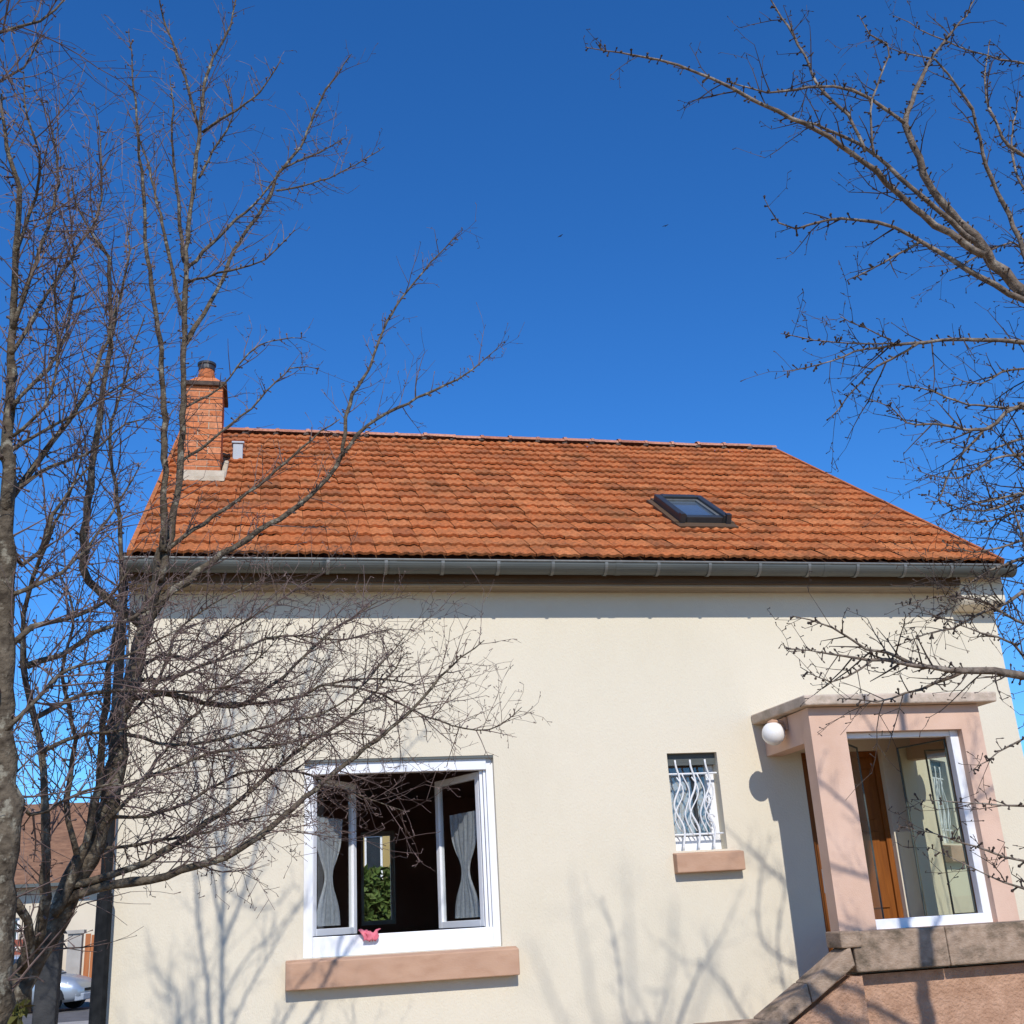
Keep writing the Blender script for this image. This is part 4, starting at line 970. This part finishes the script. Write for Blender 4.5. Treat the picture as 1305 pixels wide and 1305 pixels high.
def twig(mb, p, d, L, r, rnd, level, up, spurs):
    """a curving twig with side shoots and buds"""
    n = max(2, min(7, int(L / .06)))
    pts = [p]; rad = [r]; q = p; dd = d.normalized()
    bend = unit(rnd) * .25 + Vector((0, 0, up))
    for i in range(n):
        dd = (dd + bend * .22 + unit(rnd) * .16).normalized()
        q = q + dd * (L / n)
        pts.append(q); rad.append(max(.0011, r * (1 - .62 * (i + 1) / n)))
    mb.tube(pts, rad, sides(r), False)
    for i in range(1, n + 1):
        t = (pts[i] - pts[i - 1]).normalized()
        if spurs and rnd.random() < spurs:
            s_ = (t * .5 + unit(rnd)).normalized()
            spur(mb, pts[i], s_, rnd.uniform(.012, .035), max(.0016, rad[i] * .8), rnd)
        if level > 0 and rnd.random() < .62 and L > .1:
            s_ = unit(rnd); s_ = (s_ - t * s_.dot(t))
            if s_.length > .01:
                s_ = (s_.normalized() * rnd.uniform(.6, 1.1) + t * .9 + Vector((0, 0, up * .6))).normalized()
                twig(mb, pts[i], s_, L * rnd.uniform(.28, .62), max(.0013, rad[i] * .75), rnd, level - 1, up, spurs)

#        spacing  min   max  radius level up   spur-spacing spur chance
CLS = {0: (.12,  .12,  .40, .004,  1,  .10, 0,    .3),
       1: (.08,  .12,  .45, .0034, 1,  .12, .12,  .4),
       2: (.043, .10,  .46, .0033, 1,  .16, .07,  .5),
       3: (.034, .12,  .46, .0036, 2,  .03, .06,  .5),
       4: (.060, .05,  .32, .0031, 1,  .20, .055, .5),
       5: (.11,  .05,  .30, .0038, 1,  .12, .030, .85),
       6: (.050, .06,  .34, .0040, 1,  .06, .030, .85)}
GIRTH = {0: .78, 1: .8, 2: .80, 3: .72, 4: .74, 5: .76, 6: .76}

def bare_tree(name, label, base, limbs, bark, twigm, seed):
    rnd = random.Random(seed)
    root = empty(name, label, 'tree', base)
    wood = MB(); crown = MB()
    for cls, pts in limbs:
        path, rad = smooth_path(pts, rnd=rnd)
        k_ = len(rad); rad = [r * GIRTH[cls] * (1 - .65 * max(0, (i - k_ * .7) / (k_ * .3)) ** 2 if cls else 1) for i, r in enumerate(rad)]
        wood.tube(path, rad, max(sides(max(rad)), 5))
        sp, mn, mxl, tr, lev, up_, ss, sc = CLS[cls]
        acc = sp * rnd.random(); acs = 0.0
        total = sum((b - a).length for a, b in zip(path, path[1:])); run = 0
        for i in range(1, len(path)):
            seg = path[i] - path[i - 1]; l = seg.length; t = seg.normalized(); run += l
            f_ = run / max(total, .01)
            acc += l; acs += l
            while acc > sp:
                acc -= sp * rnd.uniform(.6, 1.5)
                if cls != 0 and f_ < .12: continue
                s_ = unit(rnd); s_ = s_ - t * s_.dot(t)
                if s_.length < .05: continue
                s_ = (s_.normalized() * rnd.uniform(.5, 1.2) + t * rnd.uniform(.4, 1.0) + Vector((0, 0, up_))).normalized()
                L = rnd.uniform(mn, mxl) * (1.15 - .45 * f_) * (1 if rnd.random() < .8 else 1.4)
                p = path[i - 1].lerp(path[i], rnd.random())
                twig(crown, p, s_, L, min(rad[i] * .75, tr * rnd.uniform(.8, 1.25)), rnd, lev, up_, sc)
            if rad[i] >= .03: acs = 0
            if ss and rad[i] < .03:
                while acs > ss:
                    acs -= ss * rnd.uniform(.6, 1.4)
                    s_ = unit(rnd); s_ = s_ - t * s_.dot(t)
                    if s_.length < .05: continue
                    p = path[i - 1].lerp(path[i], rnd.random())
                    spur(crown, p + s_.normalized() * rad[i] * .6, s_.normalized() + t * rnd.uniform(-.1, .7), rnd.uniform(.012, .034) + rad[i] * .5, rnd.uniform(.0026, .0045), rnd)
    wood.build('trunk', bark, root, smooth=True)
    crown.build('crown', twigm, root)
    return root

# the leaning tree's foot and the thick tree's foot go on down into the ground
LIMBS_B[0][1].insert(0, (-1.20, 5.5, 0.0, .135))
LIMBS_A[0][1].insert(0, (LIMBS_A[0][1][0][0] - .01, 4.2, 0.0, .125))
bare_tree('bare_tree', 'leaning bare tree with many stems, its twigs spread over the house wall', (-1.2, 5.5, 0), LIMBS_B, M['bark'], M['twig'], 5)
bare_tree('bare_tree', 'thick upright bare trunk cut by the left edge of the picture', (LIMBS_A[0][1][0][0], 4.2, 0), LIMBS_A, M['bark'], M['twig'], 8)
# right-hand fruit tree: its trunk stands beyond the frame, limbs reach in from it
trunk_c = [(4.95, 4.55, 0, .12), (4.88, 4.52, 1.2, .105), (4.80, 4.48, 2.2, .10), (4.74, 4.45, 3.2, .09), (4.70, 4.45, 4.2, .08), (4.80, 4.5, 5.2, .06), (5.0, 4.5, 6.3, .04), (5.1, 4.5, 7.4, .015)]
limbs_c = [(0, trunk_c)]
for cls, pts in LIMBS_C:
    x, y, z, r = pts[0]
    if x > 3.4 and not any(abs(x - q[0]) < .12 and abs(z - q[2]) < .12 for c2, p2 in LIMBS_C if p2 is not pts for q in p2[1:]):
        tz = max(.9, z - .55 * (4.75 - x) - .1)
        pts = [(4.77, 4.47, tz, r * 1.35), (x + (4.77 - x) * .5, y * .5 + 4.47 * .5, (z + tz) / 2 + .05, r * 1.15)] + list(pts)
    limbs_c.append((cls, pts))
# upper limbs above and beside the frame (their shadows fall on the wall)
limbs_c += [(5, [(4.80, 4.5, 5.2, .022), (4.4, 4.3, 5.9, .013), (4.0, 4.1, 6.4, .008), (3.8, 3.9, 6.8, .004)]),
            (6, [(4.72, 4.45, 4.5, .030), (5.2, 4.4, 5.2, .018), (5.5, 4.3, 6.0, .010), (5.7, 4.3, 6.6, .004)]),
            (6, [(4.9, 4.5, 5.8, .02), (4.7, 4.2, 6.6, .010), (4.5, 4.0, 7.2, .004)]),
            (5, [(4.4, 4.3, 5.9, .010), (3.9, 4.5, 6.2, .006), (3.5, 4.6, 6.5, .003)]),
            (6, [(4.75, 4.45, 4.9, .026), (5.3, 4.7, 5.4, .016), (5.9, 4.9, 5.6, .008), (6.3, 5.0, 5.9, .004)])]
bare_tree('fruit_tree', 'bare spurred fruit tree reaching in from the right edge', (4.95, 4.55, 0), limbs_c, M['bark_fruit'], M['twig_fruit'], 21)
# a young tree behind the viewer; the photograph shows only its shadow on the wall
limbs_d = [(0, [(2.2, -1.6, 0, .10), (2.25, -1.6, 3, .085), (2.3, -1.6, 6, .07), (2.35, -1.6, 8.6, .03)])]
for (dx, dy, dz, z0) in ((.55, .3, 2.3, 8.4), (-.35, .2, 2.5, 8.5), (.12, -.3, 2.9, 8.6), (-.75, .4, 1.5, 8.9), (.9, .1, 1.5, 9.0)):
    limbs_d.append((5, [(2.34, -1.6, z0, .016), (2.34 + dx * .5, -1.6 + dy * .5, z0 + dz * .45, .011), (2.34 + dx, -1.6 + dy, z0 + dz, .005)]))
bare_tree('young_tree', 'bare tree whose branch shadow falls between the two windows', (2.2, -1.6, 0), limbs_d, M['bark_fruit'], M['twig_fruit'], 31)

# ------------------------------------------------------------------ leafy things
def leaf_cloud(mb, n, fn, size, rnd):
    for _ in range(n):
        p = Vector(fn(rnd)); a = unit(rnd); b = a.cross(unit(rnd)).normalized(); s_ = size * rnd.uniform(.6, 1.3)
        q = [p - a * s_, p + b * s_ * .45, p + a * s_, p - b * s_ * .45]
        mb.add([tuple(v) for v in q], [(0, 1, 2, 3)])
rl = random.Random(4)
shr = empty('ivy_shrub', 'olive green ivy clump at the foot of the leaning tree', 'shrub', (-1.25, 5.35, 0))
m = MB()
def ivy(r):
    a = r.uniform(0, 6.28); h = r.random() ** .8; rr_ = (.34 - .16 * h) * math.sqrt(r.random())
    return (-1.24 + .10 * h + rr_ * math.cos(a), 5.36 + rr_ * math.sin(a), 0.02 + 1.42 * h)
leaf_cloud(m, 2600, ivy, .038, rl); m.build('foliage', M['leaf_olive'], shr)
MB().tube([(-1.25, 5.35, 0), (-1.22, 5.36, .7), (-1.15, 5.36, 1.3)], [.03, .022, .01], 7).build('stem', M['bark'], shr)
hg = empty('hedge', 'clipped green hedge seen through the open window', 'hedge', (2.6, 27.5, 0))
m = MB(); leaf_cloud(m, 9000, lambda r: (r.uniform(.4, 4.9), 27.0 + .9 * r.random() ** 2, .05 + 2.78 * r.random() + .08 * math.sin(r.random() * 9)), .135, rl)
m.build('foliage', M['leaf'], hg)
for x in (.9, 2.0, 3.1, 4.2):
    MB().tube([(x, 27.5, 0), (x + .05, 27.5, 1.3), (x, 27.5, 2.4)], [.06, .05, .02], 7).build('stem', M['bark'], hg)
yh = empty('house', 'yellow house behind the hedge, seen through the open window', 'house', (2.6, 40, 0))
w = MB(); sheet(w, -3, 8, 0, 6.0, [(3.15, 3.75, 3.0, 4.5), (.4, 1.4, 3.0, 4.5)], 39, 39.3); w.build('wall', M['yellow_wall'], yh)
MB().box(-3, 8, 39.31, 46, 0, 5.9).build('wall', M['yellow_wall'], yh)
MB().prism([(38.6, 5.9), (42.6, 8.6), (46.5, 5.9)], 'x', -3.3, 8.3).build('roof', M['far_tile'], yh)
for a, b in ((3.15, 3.75), (.4, 1.4)):
    wn_ = MB()
    for q in ((a, a + .07, 3, 4.5), (b - .07, b, 3, 4.5), (a + .07, b - .07, 3, 3.07), (a + .07, b - .07, 4.43, 4.5)): wn_.box(q[0], q[1], 39.1, 39.16, q[2], q[3])
    o = wn_.build('window', M['white'], yh); MB().box(a + .07, b - .07, 39.125, 39.13, 3.07, 4.43).build('pane', M['car_glass'], o)

# ------------------------------------------------------------------ things at the lower left
pst = empty('fence_post', 'dark grey square post beside the leaning tree', 'post', (-1.075, 6.5, 0))
MB().box(-1.128, -1.02, 6.45, 6.56, 0, 1.70).build('shaft', M['post'], pst, bevel=.008)
MB().hexa([(-1.14, 6.438, 1.70), (-1.008, 6.438, 1.70), (-1.008, 6.572, 1.70), (-1.14, 6.572, 1.70),
           (-1.10, 6.48, 1.77), (-1.05, 6.48, 1.77), (-1.05, 6.53, 1.77), (-1.10, 6.53, 1.77)]).build('cap', M['post'], pst)

NY = 39.5
nh = empty('house', 'far neighbouring house with brown tiled roof behind the bare trees', 'house', (-9, NY, 0))
w = MB(); holes = [(-8.7, -7.5, 1.2, 2.5), (-12.4, -11.2, 1.2, 2.5)]
sheet(w, -17, -3.4, 0, 3.72, holes, NY, NY + .3); w.build('wall', M['far_wall'], nh)
MB().box(-17, -3.4, NY + .31, NY + 7.5, 0, 3.6).build('wall', M['far_wall'], nh)
MB().prism([(NY - .45, 3.50), (NY + 3.9, 6.35), (NY + 8.2, 3.50), (NY + 8.2, 3.35), (NY + 3.9, 6.15), (NY - .45, 3.35)], 'x', -17.3, -3.1).build('roof', M['far_tile'], nh)
MB().prism([(NY + .1, 3.5), (NY + 3.9, 6.1), (NY + 7.6, 3.5)], 'x', -3.7, -3.41).build('wall', M['far_wall'], nh)
for h in holes:
    m = MB()
    for q in ((h[0], h[0] + .08, h[2], h[3]), (h[1] - .08, h[1], h[2], h[3]), (h[0] + .08, h[1] - .08, h[2], h[2] + .08), (h[0] + .08, h[1] - .08, h[3] - .08, h[3])): m.box(q[0], q[1], NY + .1, NY + .16, q[2], q[3])
    o = m.build('window', M['white'], nh); MB().box(h[0] + .08, h[1] - .08, NY + .128, NY + .132, h[2] + .08, h[3] - .08).build('pane', M['car_glass'], o)
MB().box(-17.2, -3.2, NY - .56, NY - .46, 3.36, 3.46).build('gutter', M['zinc'], nh)

fn = empty('fence', 'red brown horizontal board fence in front of the neighbouring house', 'fence', (-8, 37.6, 0))
for i in range(5):
    MB().box(-12.0, -5.92, 37.58, 37.62, .45 + i * .30, .45 + i * .30 + .20).build('board', M['red_wood'], fn)
for x in (-11.9, -9.9, -7.9, -6.0):
    MB().box(x - .06, x + .06, 37.64, 37.74, 0.1, 1.95).build('post', M['red_wood'], fn)
MB().box(-12, -5.92, 37.5, 37.8, .1, .40).build('base_wall', M['concrete'], fn)
gp = empty('gate_pillar', 'pale stone gate pillar between the red fence and the orange gate', 'pillar', (-5.5, 37.6, 0))
MB().box(-5.72, -5.33, 37.4, 37.8, 0.1, 1.92).build('shaft', M['concrete'], gp)
MB().box(-5.78, -5.27, 37.34, 37.86, 1.92, 2.02).build('cap', M['concrete'], gp)
gate = empty('gate', 'orange wooden gate at the end of the red fence', 'gate', (-4.6, 37.6, 0))
for i in range(9):
    MB().box(-5.25 + i * .17, -5.25 + i * .17 + .15, 37.58, 37.62, .18, 1.9 - .04 * (i % 2)).build('board', M['orange_wood'], gate)
MB().box(-5.25, -3.75, 37.63, 37.68, .5, .62).box(-5.25, -3.75, 37.63, 37.68, 1.4, 1.52).build('rail', M['orange_wood'], gate)

# parked car, nose to the right
car = empty('parked_car', 'silver blue parked car at the roadside beyond the house corner', 'car', (-6.4, 34.0, 0))
CM = Matrix.Translation((-6.45, 34.3, .004)) @ Matrix.Rotation(math.radians(-14), 4, 'Z')
def cpart(mb, name, mat, parent, smooth=False, bevel=0.0):
    mb.v = [tuple(CM @ Vector(v)) for v in mb.v]
    return mb.build(name, mat, parent, smooth, bevel)
st_ = [(-1.98, .36, .62, .70), (-1.90, .24, .92, .78), (-1.2, .20, .98, .84), (-.2, .19, .95, .85), (.75, .20, .93, .84), (1.35, .21, .86, .81), (1.80, .24, .74, .74), (1.98, .33, .58, .62)]
m = MB(); vs = []; n8 = 10
for x, zb, zt, hw in st_:
    zm = (zb + zt) / 2
    for (yy, zz_) in ((-.86, 0), (-1, .22), (-1, .62), (-.94, .90), (-.80, 1.0), (.80, 1.0), (.94, .90), (1, .62), (1, .22), (.86, 0)):
        vs.append((x, yy * hw, zb + zz_ * (zt - zb)))
fs = [(j * n8 + i, j * n8 + (i + 1) % n8, (j + 1) * n8 + (i + 1) % n8, (j + 1) * n8 + i) for j in range(len(st_) - 1) for i in range(n8)]
fs += [tuple(range(n8 - 1, -1, -1)), tuple(range((len(st_) - 1) * n8, len(st_) * n8))]
m.add(vs, fs); cpart(m, 'body', M['car'], car, True)
m = MB(); cab = [(-1.75, .93, .70), (-1.35, 1.36, .58), (-.3, 1.44, .60), (.25, 1.40, .59), (1.02, .93, .72)]
vs = []
for x, z_, hw in cab: vs += [(x, -hw, z_), (x, hw, z_)]
bs_ = [(x, -.74, .90) for x in (-1.75, -1.3, -.3, .3, 1.02)] + [(x, .74, .90) for x in (-1.75, -1.3, -.3, .3, 1.02)]
nb = len(vs); vs += bs_
fs = [(2 * i, 2 * i + 2, 2 * i + 3, 2 * i + 1) for i in range(4)]
fs += [(nb + i, nb + i + 1, 2 * i + 2, 2 * i) for i in range(4)] + [(nb + 5 + i + 1, nb + 5 + i, 2 * i + 1, 2 * i + 3) for i in range(4)]
m.add(vs, fs); cpart(m, 'cabin', M['car'], car)
for nm, q in (('windscreen', [(.31, -.54, 1.375), (.31, .54, 1.375), (.97, .64, .965), (.97, -.64, .965)]), ('rear_window', [(-1.68, -.6, .99), (-1.68, .6, .99), (-1.38, .52, 1.33), (-1.38, -.52, 1.33)])):
    nx = .012 if nm == 'windscreen' else -.012
    m = MB(); m.add([(x + nx, y, z_ + .012) for x, y, z_ in q], [(0, 1, 2, 3)]); cpart(m, nm, M['car_glass'], car)
for s_ in (-1, 1):
    for q in (((-1.2, .97), (-.28, .97), (-.28, 1.37), (-1.15, 1.31)), ((-.22, .97), (.75, .97), (.27, 1.34), (-.22, 1.37))):
        m = MB(); m.add([(x, s_ * (.742 - (z_ - .90) * .27 + .008), z_) for x, z_ in q], [(0, 1, 2, 3) if s_ < 0 else (3, 2, 1, 0)]); cpart(m, 'side_window', M['car_glass'], car)
    for wx in (-1.25, 1.27):
        m = MB(); ring = lambda y, r: [(wx + r * math.cos(a * math.pi / 10), y, .30 + r * math.sin(a * math.pi / 10)) for a in range(20)]
        y0, y1 = s_ * .66, s_ * .855
        m.add(ring(y0, .29) + ring(y1, .30), [(i, (i + 1) % 20, 20 + (i + 1) % 20, 20 + i) for i in range(20)] + [tuple(range(20, 40)), tuple(range(19, -1, -1))])
        tyr = cpart(m, 'wheel', M['tyre'], car)
        m = MB(); m.add(ring(s_ * .85, .19) + ring(s_ * .868, .17), [(i, (i + 1) % 20, 20 + (i + 1) % 20, 20 + i) for i in range(20)] + [tuple(range(20, 40))]); cpart(m, 'rim', M['rim'], tyr)
        m = MB(); arch = [(wx + .36 * math.cos(a * math.pi / 10), .30 + .36 * math.sin(a * math.pi / 10)) for a in range(11)]
        m.prism(arch, 'y', s_ * .70, s_ * .848); cpart(m, 'wheel_arch', M['tyre'], car)
    m = MB(); m.hexa([(1.70, s_ * .76, .56), (1.90, s_ * .58, .54), (1.88, s_ * .40, .54), (1.6, s_ * .5, .56), (1.66, s_ * .73, .72), (1.86, s_ * .60, .67), (1.84, s_ * .42, .68), (1.6, s_ * .5, .72)]); cpart(m, 'headlight', M['lens'], car)
    m = MB(); m.box(.55, .72, s_ * .82 - .08, s_ * .82 + .08, .95, 1.07); cpart(m, 'door_mirror', M['car'], car, bevel=.02)
m = MB(); m.hexa([(1.86, -.68, .24), (2.03, -.5, .26), (2.03, .5, .26), (1.86, .68, .24), (1.88, -.70, .42), (2.04, -.52, .42), (2.04, .52, .42), (1.88, .70, .42)]); cpart(m, 'bumper', M['plastic_grey'], car, bevel=.02)
m = MB(); m.box(1.9, 2.0, -.35, .35, .47, .54); cpart(m, 'grille', M['tyre'], car)

# ------------------------------------------------------------------ two birds high in the sky
def bird(loc, label, yaw):
    root = empty('bird', label, 'bird', loc, 'birds in the sky')
    m = MB(); L = Vector(loc); Rz = Matrix.Rotation(yaw, 3, 'Z')
    m.tube([L + Rz @ Vector(q) for q in ((-.10, 0, 0), (-.05, 0, .005), (.02, 0, .01), (.08, 0, .012), (.11, 0, .014))], [.006, .022, .03, .018, .003], 8)
    m.build('body', M['feather'], root, smooth=True)
    for s_ in (-1, 1):
        m = MB(); q = [(.04, .02 * s_, .02), (.06, .12 * s_, .05), (0, .24 * s_, .04), (-.02, .12 * s_, .045), (-.04, .02 * s_, .018)]
        t = [L + Rz @ Vector(a) for a in q]
        m.add([tuple(a) for a in t] + [tuple(a - Vector((0, 0, .006))) for a in t], [(0, 1, 2, 3, 4), (9, 8, 7, 6, 5)] + [(i, (i + 1) % 5, 5 + (i + 1) % 5, 5 + i) for i in range(5)])
        m.build('wing', M['feather'], root)
bird(BIRDS[0], 'tiny dark bird in the sky, the lower left of the two', .6)
bird(BIRDS[1], 'tiny dark bird in the sky, the upper right of the two', .9)
